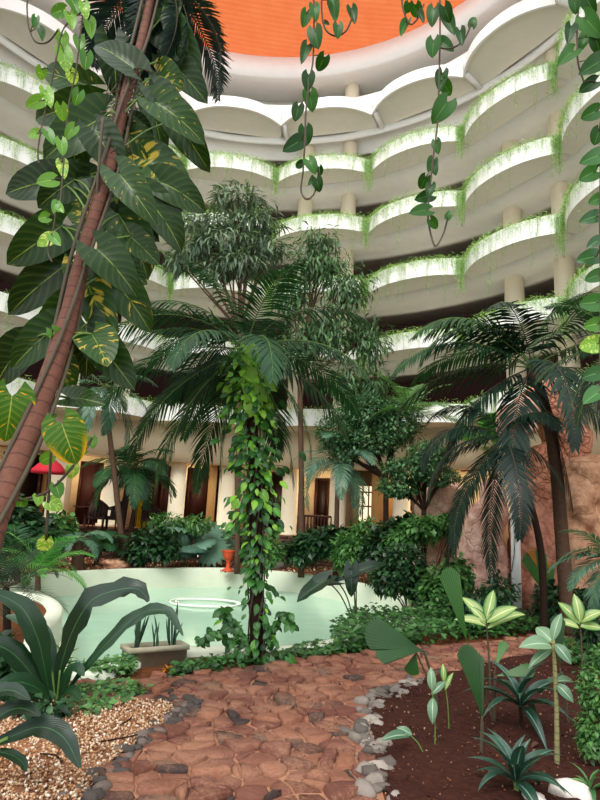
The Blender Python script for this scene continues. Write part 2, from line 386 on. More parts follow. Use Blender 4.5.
# ------------------------------------------------------------------ palms
def frond(base, d, L, droop=1.2, n=34, ll=.42, lw=.045, hang=.5, rr=.012, seg=3, vee=.25, mode=2, tint=.5):
    """one feather frond: returns a mesh builder with the rachis and its leaflets"""
    mb = MB(); d = nrm(d); p = np.asarray(base, float); pts = [p]; N = 16
    hor = np.array([d[0], d[1], 0]); hor = nrm(hor) if np.linalg.norm(hor) > .05 else np.array([1, 0, 0.0])
    el = math.asin(max(-1, min(1, d[2])))
    tw = R.uniform(-.12, .12); side0 = np.array([-hor[1], hor[0], 0])
    T = []
    for i in range(N):
        t = (i+.5)/N; e = el-droop*t**1.3; a = tw*t
        h2 = hor*math.cos(a)+side0*math.sin(a)
        dd = h2*math.cos(e)+np.array([0, 0, math.sin(e)]); p = p+dd*L/N; pts.append(p); T.append(dd)
    T.append(T[-1]); rad = [rr*(1-.8*i/N) for i in range(N+1)]
    rib = MB(); rib.tube(pts, rad, 5, tint=.9); mb.rib = rib
    V = []; Fc = []; UV = []; tn = []; k = 0
    roll = R.uniform(-.35, .35)
    for i in range(n):
        t = .12+.88*(i+.3)/n; x = t*N; j = min(int(x), N-1); b = pts[j]+(pts[j+1]-pts[j])*(x-j); dd = T[j]
        sd = nrm(np.cross(dd, [0, 0, 1.0]) if abs(dd[2]) < .97 else side0); upv = np.cross(sd, dd)
        sd, upv = sd*math.cos(roll)+upv*math.sin(roll), upv*math.cos(roll)-sd*math.sin(roll)
        prof = math.sin(PI*min(1, .12+t*.88)**.8)*.8+.25
        if t > .9: prof *= .8
        for s in (-1, 1):
            fw = .45+.75*t+R.uniform(-.08, .08)
            v = nrm(sd*s+dd*fw+upv*(vee+R.uniform(-.1, .1)))
            l = ll*prof*R.uniform(.88, 1.08); q = b.copy(); wv = nrm(np.cross(v, upv))
            g = hang*R.uniform(.7, 1.3)
            for m in range(seg+1):
                tt = m/seg; w = lw*(min(1, .35+tt*2.2))*(1-tt**2.5)+.0015
                V += [q-wv*w*.5, q+wv*w*.5]; UV += [(0, tt), (1, tt)]
                v = nrm(v+np.array([0, 0, -g/seg*1.1])); q = q+v*l/seg
            for m in range(seg): Fc.append((k+2*m, k+2*m+1, k+2*m+3, k+2*m+2))
            k += 2*(seg+1)
    mb.v.append(np.array(V)); mb.f[4].append(np.array(Fc)+mb.n); mb.u[4].append(np.array(UV)[np.array(Fc).ravel()])
    mb.t.append(np.repeat(np.clip([tint+R.uniform(-.3, .3) for _ in range(k//(2*(seg+1)))], 0, 1), 2*(seg+1))); mb.n += k
    return mb
def palm(name, label, base, top, dirs, L, mat='palm', r=(.09, .07), bark='bark', lean=0, group=None, cat='palm', trunk=True, mids=(), **kw):
    base = np.asarray(base, float); top = np.asarray(top, float)
    o = thing(name, label, cat, base, group)
    if trunk:
        mb = MB(); c = curve([base-[0, 0, .03]]+[np.asarray(m) for m in mids]+[top], 18); n = len(c)
        mb.tube(c, [(r[0]+(r[1]-r[0])*i/(n-1))*(1.25 if i == 0 else 1)*(1+.05*(i % 2)) for i in range(n)], 12); mb.build('trunk', M[bark], o)
    for dd in dirs:
        dd = list(dd); l = L*(dd[3] if len(dd) > 3 else 1)*R.uniform(.93, 1.07); k = dict(kw)
        if len(dd) > 4: k['droop'] = dd[4]
        frond(top, dd[:3], l, ll=k.pop('ll', .3)*1.0, tint=R.uniform(.25, .75), **k).build('frond', M[mat], o)
    return o
def ringdirs(n, el0, el1, jit=.25, a0=0, l0=.85, l1=1.1):
    out = []
    for i in range(n):
        a = a0+i*2.399963; e = el0+(el1-el0)*(i/(n-1) if n > 1 else 0)+R.uniform(-jit, jit)*.4
        out.append((math.cos(a)*math.cos(e), math.sin(a)*math.cos(e), math.sin(e), R.uniform(l0, l1)))
    return out
def pxdir(dx, dy, dz=0.0):
    """direction that runs dx right, dy down in the photo and dz away from the viewer"""
    return RV*dx-UV_*dy+FW*dz
# ------------------------------------------------------------------ shrubs and such
def bush(name, label, base, lobes, n, size, mat='bush', kind='oval', stems=5, cat='shrub', group=None, bark='bark', stemr=.012, trunk=None, droop=.5, flat=.3, tintr=(0, 1), shell=.5, wid=1.0):
    base = np.asarray(base, float); o = thing(name, label, cat, base, group)
    ms = MB(); tops = []
    for c, rad in lobes:
        c = np.asarray(c, float)
        for _ in range(max(2, stems//len(lobes)+1)): tops.append((c+rv(.45)*np.asarray(rad), c))
    st = base-[0, 0, .03]
    if trunk is not None:
        tp = np.asarray(trunk, float); ms.tube(curve([st, (st+tp)/2+rv(.05), tp], 8), [stemr*2.2]*4+[stemr*1.8]*5, 7); st = tp
    for tp, c in tops: ms.tube(curve([st+rv(.02)*[1, 1, 0], st*.5+c*.5+rv(.06), tp], 8), [stemr*(1-.07*i) for i in range(9)], 5)
    ms.build('stem', M[bark], o)
    mb = MB(); tot = sum(np.prod(np.asarray(r))**.67 for _, r in lobes)
    T = tpl(kind, 2, 2, droop, .25)
    for c, rad in lobes:
        c = np.asarray(c, float); rad = np.asarray(rad, float); k = int(n*np.prod(rad)**.67/tot)
        for _ in range(k):
            u = nrm(np.array([R.gauss(0, 1) for _ in range(3)])); rr = (shell+(1-shell)*R.random())**.7*R.uniform(.72, 1.12)
            p = c+u*rad*rr
            if p[2] < base[2]+.01: p[2] = base[2]+R.uniform(.01, .12)
            d = nrm(u*[1, 1, .5]+rv(.8)+[0, 0, -flat*.6])
            put(mb, T, p, d, u*.5+np.array([0, 0, 1.0])+rv(.35), size*R.uniform(.65, 1.3), wid, tint=R.uniform(*tintr))
    mb.build('foliage', M[mat], o); return o
def inpoly(p, poly):
    x, y = p; c = False; j = len(poly)-1
    for i in range(len(poly)):
        xi, yi = poly[i][:2]; xj, yj = poly[j][:2]
        if (yi > y) != (yj > y) and x < (xj-xi)*(y-yi)/(yj-yi)+xi: c = not c
        j = i
    return c
def rand_in(poly):
    xs = [p[0] for p in poly]; ys = [p[1] for p in poly]
    while True:
        q = (R.uniform(min(xs), max(xs)), R.uniform(min(ys), max(ys)))
        if inpoly(q, poly): return q
def rosette(name, label, base, leaves, mat, kind='strap', L=.4, W=1.0, cat='plant', droop=1.1, el=(.35, 1.3), nv=8, nu=2, stem=None, stemmat='stem', wave=0.0, group=None, fold=.35):
    base = np.asarray(base, float); o = thing(name, label, cat, base, group); mb = MB(); top = base.copy()
    if stem:
        ms = MB(); top = base+np.asarray(stem, float)
        ms.tube(curve([base-[0, 0, .02], (base+top)/2+rv(.01), top], 6), .016, 7); ms.build('stem', M[stemmat], o)
    for i in range(leaves):
        a = i*2.39996+R.uniform(-.2, .2); e = el[1]+(el[0]-el[1])*i/max(1, leaves-1)*R.uniform(.9, 1.1)
        d = np.array([math.cos(a)*math.cos(e), math.sin(a)*math.cos(e), math.sin(e)])
        put(mb, tpl(kind, nv, nu, droop*R.uniform(.7, 1.2), fold, wave), top+d*.01, d, [0, 0, 1.0]+rv(.15), L*R.uniform(.8, 1.15), W)
    mb.build('leaves', M[mat], o); return o
def ico(sub, seed, sc=(1, 1, 1), amp=.25, fr=1.3):
    bm = bmesh.new(); bmesh.ops.create_icosphere(bm, subdivisions=sub, radius=1)
    off = Vector((seed*3.1, seed*1.7, seed*.9))
    V = []
    for v in bm.verts:
        k = 1+amp*noise.noise(v.co*fr+off)*1.6+amp*.4*noise.noise(v.co*fr*3+off)
        V.append((v.co.x*k*sc[0], v.co.y*k*sc[1], v.co.z*k*sc[2]))
    Fc = [tuple(q.index for q in f.verts) for f in bm.faces]; bm.free(); return np.array(V), {3: np.array(Fc)}
# ================================================================== THE ATRIUM
CX, CY, RN = -2.28, 13.60, 11.27
A0, DA = .0638, .3826
def pol(r, a, z=0.0): return np.array([CX+r*math.sin(a), CY+r*math.cos(a), z])
AMIN, AMAX = A0-5*DA, A0+5*DA
def ring(name, prof, mat, a0=AMIN, a1=AMAX, n=120, smooth=False):
    """a closed profile of (radius, height) swept round the atrium"""
    mb = MB(); m = len(prof)
    V = [pol(r, a0+(a1-a0)*i/n, z) for i in range(n+1) for r, z in prof]
    Fc = [(i*m+j, i*m+(j+1) % m, (i+1)*m+(j+1) % m, (i+1)*m+j) for i in range(n) for j in range(m)]
    Fc += [tuple(range(m))[::-1], tuple(n*m+j for j in range(m))]
    mb.add(V, Fc, None, .5)
    return struct(mb.build(name, M[mat], smooth=smooth))
ZB = {5: 16.98, 4: 14.11, 3: 11.24, 2: 8.37, 1: 5.50}
ZL = 1.12                                                     # lobby floor
RO = 15.4
for l, z in ZB.items():
    ring('gallery_slab', [(RN+.02, z), (12.75, z), (12.80, z-.06), (13.3, z-.06), (13.32, z-.14), (13.7, z-.14), (13.7, z-.02), (RO, z-.02), (RO, z+.2), (RN+.3, z+.2)], 'soffit')
ring('slab_top', [(12.3, 20.05), (12.3, 19.74), (12.45, 19.74), (12.45, 19.84), (13.3, 19.84), (13.3, 19.55), (13.5, 19.55), (13.5, 19.7), (RO, 19.7), (RO, 20.3), (12.6, 20.3)], 'white')
ring('roof_terrace', [(11.3, 20.4), (11.42, 20.4), (11.42, 20.93), (12.6, 20.93), (12.6, 21.1), (11.3, 21.1)], 'white')
ring('trim_1', [(12.25, 21.05), (12.4, 21.05), (12.4, 21.75), (12.25, 21.75)], 'white')
ring('wall_upper', [(13.5, 20.3), (13.7, 20.3), (13.7, 23.1), (13.5, 23.1)], 'soffit')
ring('ceiling_rim', [(11.67, 22.98), (11.8, 22.95), (12.1, 22.95), (RO, 23.1), (RO, 24.3), (11.67, 24.1)], 'white')
mb = MB(); cp = [(11.75, 24.05), (10.5, 24.55), (9.2, 25.1), (7.8, 25.6)]; nn = 120
V = [pol(r, AMIN+(AMAX-AMIN)*i/nn, z) for i in range(nn+1) for r, z in cp]
mb.add(V, [(i*4+j, i*4+j+1, (i+1)*4+j+1, (i+1)*4+j) for i in range(nn) for j in range(3)], None, .5); struct(mb.build('ceiling', M['ceil']))
ring('wall_back', [(RO-.2, 4.2), (RO, 4.2), (RO, 23.1), (RO-.2, 23.1)], 'maroon')
ring('wall_lobby', [(16.2, ZL-.2), (16.4, ZL-.2), (16.4, 5.4), (16.2, 5.4)], 'cream')
ring('beam', [(12.0, 3.95), (12.55, 3.95), (12.55, 5.5), (12.0, 5.5)], 'cream')
ring('ceiling_lobby', [(12.5, 4.6), (16.4, 4.6), (16.4, 4.8), (12.5, 4.8)], 'cream')
ring('floor_lobby', [(10.95, ZL-.5), (16.4, ZL-.5), (16.4, ZL), (10.95, ZL)], 'tile')
# stacked stone wall that holds the lobby terrace up
mb = MB(); a = AMIN
for k in range(9):
    a = AMIN+R.random()*.03
    while a < AMAX-.03:
        da = R.uniform(.025, .06); z0, z1 = k*.135-.05, k*.135+.075; e = R.uniform(-.03, .03)
        pts = [pol(r, b, z) for r in (10.8+e, 11.0) for b in (a+.001, a+da-.001) for z in (z0, z1)]
        mb.add(pts, [(0, 1, 3, 2), (4, 6, 7, 5), (0, 4, 5, 1), (2, 3, 7, 6), (1, 5, 7, 3), (0, 2, 6, 4)]); a += da
struct(mb.build('wall_terrace', M['stonewall'], smooth=False))
# columns
KS = list(range(-3, 4))
for k in range(-5, 5):
    for f in (.097, .262):
        a = A0+k*DA+f
        if a < AMIN+.02 or a > AMAX-.02: continue
        c = pol(12.82, a); mb = MB(); top = 23.05 if k % 2 == 0 else 5.52      # every other bay carries the columns up through the galleries
        mb.tube([c+[0, 0, ZL], c+[0, 0, ZL+.12], c+[0, 0, ZL+.12], c+[0, 0, top]], [.44, .44, .355, .355], 22)
        struct(mb.build('column', M['column'], at=c))
# balconies --------------------------------------------------------
HN = DA/2; XM = RN*math.sin(HN); Y0 = RN*math.cos(HN)-RN; BUL = .72
def arc(n=22, inset=0.0, B=BUL): return [(-XM+2*XM*i/n, Y0-B*(1-abs((-XM+2*XM*i/n)/XM)**2.3)+inset) for i in range(n+1)]
def strip(mb, A, B, za, zb, tint=.5):
    n = len(A); V = [(x, y, za) for x, y in A]+[(x, y, zb) for x, y in B]
    mb.add(V, [(i, i+1, n+i+1, n+i) for i in range(n-1)], None, tint)
def balcony(h):
    o = thing('balcony', '', 'balcony', (0, 0, 0))
    A = arc(); mb = MB(); I = [(x*.985, y+.16) for x, y in A]; O = [(x, y+.05) for x, y in A]
    strip(mb, A, O, 0, h); strip(mb, O, I, h, h); strip(mb, I, I, h, .18)
    for s in (0, -1):                                         # short cheeks that run back from each notch
        x, y = A[s]; mb.box((x+(.06 if s == 0 else -.06), y+.2, h/2+.01), (.11, .34, h-.03))
    mb.build('parapet', M['white'], o, smooth=False)
    mb = MB(); Bk = [(x, Y0+.45) for x, y in A]
    strip(mb, A, Bk, -.005, -.005); strip(mb, [(x*.98, y+.1) for x, y in A], Bk, .19, .19); mb.build('slab', M['soffit'], o, smooth=False)
    mb = MB(); strip(mb, [(x*.98, y+.16) for x, y in A], [(x*.98, y+.55) for x, y in A], h-.12, h-.12); mb.build('planting_soil', M['earth'], o)
    return o
def archbay():
    o = thing('arched_bay', '', 'arch', (0, 0, 0)); h = .62; A = arc(B=.85); mb = MB()
    O = [(x, y+.1) for x, y in A]; I = [(x*.99, Y0+.12) for x, y in A]
    strip(mb, A, O, 0, h); strip(mb, O, I, h, h); strip(mb, A, [(x*.99, y+.1) for x, y in A], 0, .0); strip(mb, [(x*.99, y+.1) for x, y in A], [(x*.99, y+.1) for x, y in A], 0, .16)
    mb.build('fascia', M['white'], o, smooth=False)
    mb = MB(); strip(mb, [(x*.99, y+.1) for x, y in A], [(x*1.07, Y0+1.15) for x, y in A], .14, .08); mb.build('coffer', M['soffit'], o, smooth=False)
    mb = MB(); mb.box((-XM+.09, Y0+.55, .0), (.16, 1.1, .24), HN); mb.build('fin', M['white'], o, smooth=False)
    return o
def trailing(seed, dens=1.0, endw=1.0):
    rr = random.Random(seed); mb = MB(); T = tpl('oval', 1, 2, .3, .2); A = arc(60)
    def lf(p, s, t):
        d = np.array([rr.uniform(-1, 1), rr.uniform(-1, .5), rr.uniform(-1.2, .4)])
        V, Fc, UVs = T; fr = frame(d, [rr.uniform(-.6, .6), -1, rr.uniform(-.2, 1)]); mb.add((V*s)@fr+p, Fc, UVs, t)
    xs = [(x, y) for x, y in A]
    for _ in range(int(1500*dens)):                           # the fringe along the rim
        x, y = rr.choice(xs); p = np.array([x*.99+rr.uniform(-.05, .05), y+rr.uniform(-.14, .2), .66+abs(rr.gauss(0, .09))-rr.random()**3*.3])
        lf(p, rr.uniform(.09, .19), rr.random())
    nst = int(60*dens)
    for i in range(nst):
        end = rr.random() < .4*endw
        if end: x = rr.choice((-1, 1))*XM*rr.uniform(.9, 1.0); L = rr.uniform(.4, 1.7)
        else: x = rr.uniform(-1, 1)*XM; L = .25+abs(rr.gauss(0, .5))+(rr.random() < .22)*1.1
        y = Y0-BUL*(1-abs(x/XM)**2.3)-.06; p = np.array([x, y, .66]); q = [p.copy()]
        m = int(L/.06)
        for j in range(m):
            p = p+np.array([rr.uniform(-.015, .015), rr.uniform(-.01, .01)-.002, -.06]); q.append(p.copy())
            for _ in range(3 if end else 1+(rr.random() < .5)): lf(p+np.array([rr.uniform(-.07, .07), rr.uniform(-.06, .02), 0]), rr.uniform(.06, .14), rr.random())
        if len(q) > 2: mb.tube(q[::3]+[q[-1]], .0035, 3, tint=.1)
    return mb
LV = {5: 'topmost planted gallery', 4: 'second planted gallery from the top', 3: 'third planted gallery from the top', 2: 'fourth planted gallery from the top', 1: 'lowest gallery just above the lobby'}
BAYS = {-3: 'first from the left edge', -2: 'second from the left edge', -1: 'third from the left edge', 0: 'middle of the seven', 1: 'third from the right edge', 2: 'second from the right edge', 3: 'first from the right edge'}
bproto = balcony(.7); tproto = archbay()
tmesh = [trailing(s, d, e) for s, d, e in ((1, 1.0, 1), (2, 1.0, 1), (3, .85, 1), (4, .35, .5))]
tm_obj = []; first_b = first_t = True
for l, z in ZB.items():
    for k in KS:
        am = A0+(k+.5)*DA; loc = pol(RN, am, z)
        b = bproto if first_b else copy_tree(bproto); first_b = False
        b.location = loc; b.rotation_euler.z = -am
        tag(b, 'white scalloped balcony on the %s, %s' % (LV[l], BAYS[k]), 'balcony', 'planted balconies around the atrium')
        v = 3 if (l == 1 or (l == 2 and k < 0)) else (k+l) % 3
        if len(tm_obj) <= 3 and not any(q[0] == v for q in tm_obj):
            t = tmesh[v].build('trailing_plant', M['trail']); tm_obj.append((v, t))
        else: t = [q[1] for q in tm_obj if q[0] == v][0].copy(); COL.objects.link(t)
        t.location = loc; t.rotation_euler.z = -am
        tag(t, 'light green trailing plants over the balcony on the %s, %s' % (LV[l].replace(' planted', '').replace(' just above the lobby', ''), BAYS[k]), 'trailing plant', 'trailing plants on the balconies', 'stuff')
for k in KS:
    am = A0+(k+.5)*DA; b = tproto if first_t else copy_tree(tproto); first_t = False
    b.location = pol(RN, am, 19.98); b.rotation_euler.z = -am
    tag(b, 'plain white arched bay below the orange ceiling, %s' % BAYS[k], 'arch', 'bare arched bays under the ceiling')
for l, z in ZB.items():
    for k in KS:
        ld = bpy.data.lights.new('gallery_light', 'POINT'); ld.energy = 16; ld.color = (1, .9, .74); ld.shadow_soft_size = .3
        lo = bpy.data.objects.new('gallery_light', ld); COL.objects.link(lo); lo.location = pol(12.2, A0+(k+.5)*DA, z+.75)
# lobby -------------------------------------------------------------
def wall_at(px, py, r): # the point of the circle of radius r behind a pixel
    d = ray(px, py)[:2]; o = -np.array([CX, CY]); a = d@d; b = 2*o@d; c = o@o-r*r
    t = (-b+math.sqrt(b*b-4*a*c))/(2*a); q = d*t; return math.atan2(q[0]-CX, q[1]-CY), t
def opening(name, px, w, h, mat, r=16.15, frame_m='wood', z0=ZL, panes=0):
    a, _ = wall_at(px, 500, r); o = thing(name, None, None, pol(r, a, z0)); o['kind'] = 'structure'
    ca, sa = math.cos(a), math.sin(a)
    mb = MB(); mb.box(pol(r, a, z0+h/2), (w, .06, h), -a); mb.build('panel' if not panes else 'pane', M[mat], o, smooth=False)
    mb = MB()
    for s in (-1, 1): mb.box(pol(r-.05, a+s*w/2/r, z0+h/2), (.12, .12, h+.1), -a)
    mb.box(pol(r-.05, a, z0+h), (w+.12, .12, .12), -a)
    for i in range(1, panes): mb.box(pol(r-.05, a-w/2/r+w/r*i/panes, z0+h/2), (.06, .08, h), -a)
    if panes:
        for f in (.0, .42, .8): mb.box(pol(r-.05, a, z0+h*f), (w, .08, .07), -a)
    mb.build('frame', M[frame_m], o, smooth=False); return o
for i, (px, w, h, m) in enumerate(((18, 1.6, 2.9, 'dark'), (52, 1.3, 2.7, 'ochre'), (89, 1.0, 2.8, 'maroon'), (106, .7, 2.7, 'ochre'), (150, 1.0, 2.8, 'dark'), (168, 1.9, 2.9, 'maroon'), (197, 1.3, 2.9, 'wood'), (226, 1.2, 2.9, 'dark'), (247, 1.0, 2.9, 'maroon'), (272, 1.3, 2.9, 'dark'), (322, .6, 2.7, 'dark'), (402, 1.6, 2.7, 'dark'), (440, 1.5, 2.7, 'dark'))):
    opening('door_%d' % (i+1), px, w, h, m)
opening('window_1', 366, .85, 1.75, 'lit', z0=ZL+.75, panes=3, frame_m='ochre')
opening('window_2', 395, .3, 1.6, 'lit', z0=ZL+.7, panes=1, frame_m='ochre')
opening('window_3', 413, .7, .5, 'litamber', z0=ZL+1.0, panes=2)
opening('window_4', 310, 1.3, .9, 'litamber', r=15.1, z0=5.9, panes=3)
# inner cross walls between the lobby bays, in warm plaster
for i, px in enumerate((58, 112, 212, 240, 345, 385)):
    a, _ = wall_at(px, 500, 14); mb = MB(); mb.box(pol(14.4, a, (ZL+4.6)/2), (.35, 3.4, 4.6-ZL), -a)
    struct(mb.build('wall_pier', M['ochre' if i in (2, 5) else 'cream'], smooth=False))
def balustrade(px0, px1):
    r = 12.2; a0, _ = wall_at(px0, 520, r); a1, _ = wall_at(px1, 520, r)
    o = thing('balustrade', 'dark red wooden balustrade between lobby columns behind the pool garden', 'railing', pol(r, (a0+a1)/2, ZL)); n = 11
    mb = MB(); mb.tube([pol(r, a0+(a1-a0)*i/6, ZL+.86) for i in range(7)], .045, 6); mb.build('top_rail', M['wood'], o)
    mb = MB(); mb.tube([pol(r, a0+(a1-a0)*i/6, ZL+.12) for i in range(7)], .035, 6); mb.build('bottom_rail', M['wood'], o)
    for i in range(n):
        mb = MB(); c = pol(r, a0+(a1-a0)*i/(n-1)); mb.lathe(c, [(.03, ZL), (.03, ZL+.15), (.05, ZL+.4), (.025, ZL+.6), (.03, ZL+.86)], 8); mb.build('baluster', M['wood'], o)
balustrade(298, 331)
def chair(px, py, Y, rz, label):
    b = P(px, py, Y); b[2] = ZL; o = thing('armchair', label, 'chair', b, 'dark wicker lobby chairs')
    mb = MB(); mb.box(b+[0, 0, .38], (.56, .52, .14)); mb.build('seat', M['wicker'], o, smooth=False)
    mb = MB(); mb.tube(curve([b+[-.28, -.2, .68], b+[-.3, .2, .8], b+[0, .32, .98], b+[.3, .2, .8], b+[.28, -.2, .68]], 16), .04, 6)
    for i in range(9):
        q = PI*i/8; p = b+np.array([-.28*math.cos(q), .05+.25*math.sin(q), 0]); mb.tube([p+[0, 0, .4], p+[0, .02, .75+.17*math.sin(q)]], .055, 5)
    mb.build('backrest', M['wicker'], o)
    for sx in (-1, 1):
        for sy in (-1, 1): mb = MB(); mb.tube([b+[sx*.24, sy*.22, 0], b+[sx*.23, sy*.21, .34]], .028, 6); mb.build('leg', M['wood'], o)
    o.rotation_euler.z = rz
ya = 21.2
chair(97, 527, ya, PI, 'dark wicker armchair with its back to the pool, at the lobby table')
chair(111, 527, ya+.3, -PI/2, 'dark wicker armchair on the column side of the lobby table')
b = P(85, 520, ya+.5); b[2] = ZL; o = thing('lobby_table', 'small dark round table beside the wicker chairs in the lobby', 'table', b)
mb = MB(); mb.lathe(b, [(.45, .70), (.47, .72), (.45, .74)], 20); mb.build('tabletop', M['wood'], o)
mb = MB(); mb.lathe(b, [(.25, 0), (.22, .03), (.05, .07), (.05, .70)], 14); mb.build('pedestal', M['wood'], o)
chair(150, 524, 22.5, .6, 'dark wicker armchair in front of the yellow curtain')
b = P(144, 510, 23.4); b[2] = ZL; o = thing('curtain', 'narrow bright yellow curtain hanging in the lobby behind the left palm', 'curtain', b)
mb = MB(); V = [(b[0]-.25+.5*i/24, b[1]+.05*math.sin(i*1.6), ZL+.05+zz) for zz in (0, .6, 1.2, 1.75) for i in range(25)]
mb.add(V, [(k*25+i, k*25+i+1, k*25+26+i, k*25+25+i) for k in range(3) for i in range(24)]); mb.build('cloth', M['yellow'], o)
mb = MB(); mb.tube([b+[-.35, 0, 1.82], b+[.35, 0, 1.82]], .025, 6); mb.tube([b+[-.33, 0, -.0], b+[-.33, 0, 1.82]], .02, 6); mb.tube([b+[.33, 0, 0], b+[.33, 0, 1.82]], .02, 6); mb.build('curtain_pole', M['wood'], o)
b = P(45, 500, 20.8); b[2] = ZL; o = thing('parasol', 'red and white parasol open in the lobby behind the leaning trunk', 'parasol', b)
mb = MB(); mb.tube([b, b+[0, 0, 2.35]], .03, 8); mb.build('pole', M['wood'], o)
mb = MB(); mb.lathe(b, [(.22, 0), (.22, .06), (.06, .1)], 14); mb.build('base', M['concrete'], o)
mb = MB(); mb.lathe(b, [(.62, 1.78), (.61, 1.88), (.4, 2.1), (.04, 2.36), (.02, 2.34), (.4, 2.06), (.6, 1.84)], 8); mb.build('canopy', M['red'], o, smooth=False)
for k in KS:
    for f in (.187,):
        c = pol(14.2, A0+k*DA+f, 4.45)
        o = thing('ceiling_lamp', 'warm lobby ceiling lamp in bay %s' % BAYS[k], 'lamp', c, 'lobby ceiling lamps')
        mb = MB(); mb.lathe(c, [(.2, .14), (.22, .02), (.2, 0)], 16); mb.build('lamp_ring', M['white'], o)
        mb = MB(); mb.lathe(c, [(.18, -.005), (.12, -.05), (.02, -.07)], 16); mb.build('lamp_shade', M['lamp'], o)
        ld = bpy.data.lights.new('lobby_light', 'POINT'); ld.energy = 130; ld.color = (1, .78, .5); ld.shadow_soft_size = .25
        lo = bpy.data.objects.new('lobby_light', ld); COL.objects.link(lo); lo.location = c-[0, 0, .35]
# ================================================================== THE GARDEN FLOOR
def GP(pts, z=0.0): return [G(x, y, z) for x, y in pts]
far_rim = [(-190, 586), (-100, 582), (-40, 580), (0, 580), (45, 577), (100, 573), (150, 571), (200, 570.5), (230, 570.5), (270, 573), (310, 577), (350, 584), (380, 592), (402, 601), (411, 611)]
near_rim = [(400, 624), (370, 634), (330, 645), (290, 652), (250, 652), (200, 652), (150, 655), (112, 668), (98, 674), (82, 676), (66, 668), (50, 655), (44, 645), (50, 633), (61, 621), (64, 611), (56, 603), (40, 597.5), (20, 595.5), (0, 596), (-50, 599), (-120, 606), (-190, 612)]
pool = GP(far_rim+near_rim)
def smooth_poly(p, it=2):
    for _ in range(it):
        q = []
        for i in range(len(p)):
            a, b = p[i], p[(i+1) % len(p)]; q += [a*.75+b*.25, a*.25+b*.75]
        p = q
    return p
pool = smooth_poly(pool, 2)
def fill(name, loops, z, mat, smooth=False):
    bm = bmesh.new(); es = []
    for lp in loops:
        vs_ = [bm.verts.new((p[0], p[1], z)) for p in lp]
        for i in range(len(vs_)): es.append(bm.edges.new((vs_[i], vs_[(i+1) % len(vs_)])))
    bmesh.ops.triangle_fill(bm, use_beauty=True, edges=es)
    bmesh.ops.recalc_face_normals(bm, faces=bm.faces)
    if sum(f.normal.z for f in bm.faces) < 0: bmesh.ops.reverse_faces(bm, faces=bm.faces)
    me = bpy.data.meshes.new(name); bm.to_mesh(me); bm.free(); me.materials.append(M[mat])
    o = bpy.data.objects.new(name, me); COL.objects.link(o); return o
outer = [np.array([x, y]) for x, y in ((-26, -6), (26, -6), (26, 14), (20, 27), (-2.3, 27), (-22, 27), (-26, 14))]
struct(fill('floor', [outer, pool], 0.0, 'earth'))
WZ = -.52
water_o = tag(fill('pool_water', [pool], WZ, 'water'), 'pale green still water in the curved garden pool', 'water'); struct(water_o)
mb = MB(); n = len(pool); V = []
cen = sum(pool)/n
def offs(p, d):
    out = []
    for i in range(len(p)):
        t = nrm(p[(i+1) % len(p)]-p[i-1]); out.append(p[i]+np.array([t[1], -t[0], 0])*d)
    return out
area = sum(pool[i][0]*pool[(i+1) % n][1]-pool[(i+1) % n][0]*pool[i][1] for i in range(n)); sg = 1 if area > 0 else -1
prof = [(0, -.9), (0, .05), (.03, .08), (.22, .08), (.25, .05), (.25, -.05)]
for d, z in prof: V += [np.array([p[0], p[1], z]) for p in offs(pool, sg*d)]
mb.add(V, [(k*n+i, k*n+(i+1) % n, (k+1)*n+(i+1) % n, (k+1)*n+i) for k in range(len(prof)-1) for i in range(n)], None, .5)
struct(mb.build('pool_wall', M['poolwall']))
# white hose floating in two loops
h0 = G(204, 603.5, WZ+.02); hp = []
for i in range(64):
    q = 2*PI*i/64; hp.append(h0+np.array([.86*math.cos(q), .72*math.sin(q), .02+.01*math.sin(3*q)]))
hp += [h0+np.array([.82*math.cos(q)+.12, .6*math.sin(q)-.12, .05]) for q in [.1*i for i in range(38)]]
mb = MB(); mb.tube(hp, .026, 6); tag(mb.build('pool_hose', M['hose'], at=h0), 'white hose floating in a loop on the green pool water', 'hose')
# the red flagstone path
path_px = [(60, 840), (88, 795), (110, 768), (135, 748), (160, 730), (178, 716), (170, 706), (120, 702), (60, 703), (0, 706), (-80, 709), (-80, 683), (0, 683), (60, 684), (120, 682), (180, 677), (250, 667), (330, 657), (400, 650), (470, 644), (540, 637), (620, 629), (720, 622), (720, 642), (620, 647), (560, 651), (510, 660), (460, 672), (420, 682), (390, 692), (372, 705), (366, 722), (369, 745), (376, 770), (384, 800), (394, 840)]
path = [q for q in GP(path_px)]
fillp = fill('path_bed', [path], .012, 'mortar'); struct(fillp)
def voronoi(poly, sp, jit, sx=1.0):
    xs = [p[0] for p in poly]; ys = [p[1] for p in poly]; pts = {}
    x0, y0 = min(xs)-sp, min(ys)-sp; nx = int((max(xs)-x0)/sp)+2; ny = int((max(ys)-y0)/(sp*.8))+2
    for i in range(nx):
        for j in range(ny): pts[i, j] = np.array([x0+(i+.5*(j % 2))*sp+R.uniform(-jit, jit)*sp, y0+(j+.5)*sp*.8+R.uniform(-jit, jit)*sp*.8])
    for (i, j), p in pts.items():
        if not inpoly(p, poly): continue
        cell = [p+np.array(d)*sp*2 for d in ((-1, -1), (1, -1), (1, 1), (-1, 1))]
        for di in range(-2, 3):
            for dj in range(-2, 3):
                q = pts.get((i+di, j+dj))
                if q is None or (di == dj == 0): continue
                m = (p+q)/2; nn = q-p; out = []
                for a in range(len(cell)):
                    A, B = cell[a], cell[(a+1) % len(cell)]; fa, fb = (A-m)@nn, (B-m)@nn
                    if fa <= 0: out.append(A)
                    if fa*fb < 0: out.append(A+(B-A)*fa/(fa-fb))
                cell = out
                if len(cell) < 3: break
            if len(cell) < 3: break
        if len(cell) >= 3: yield p, cell
mb = MB()
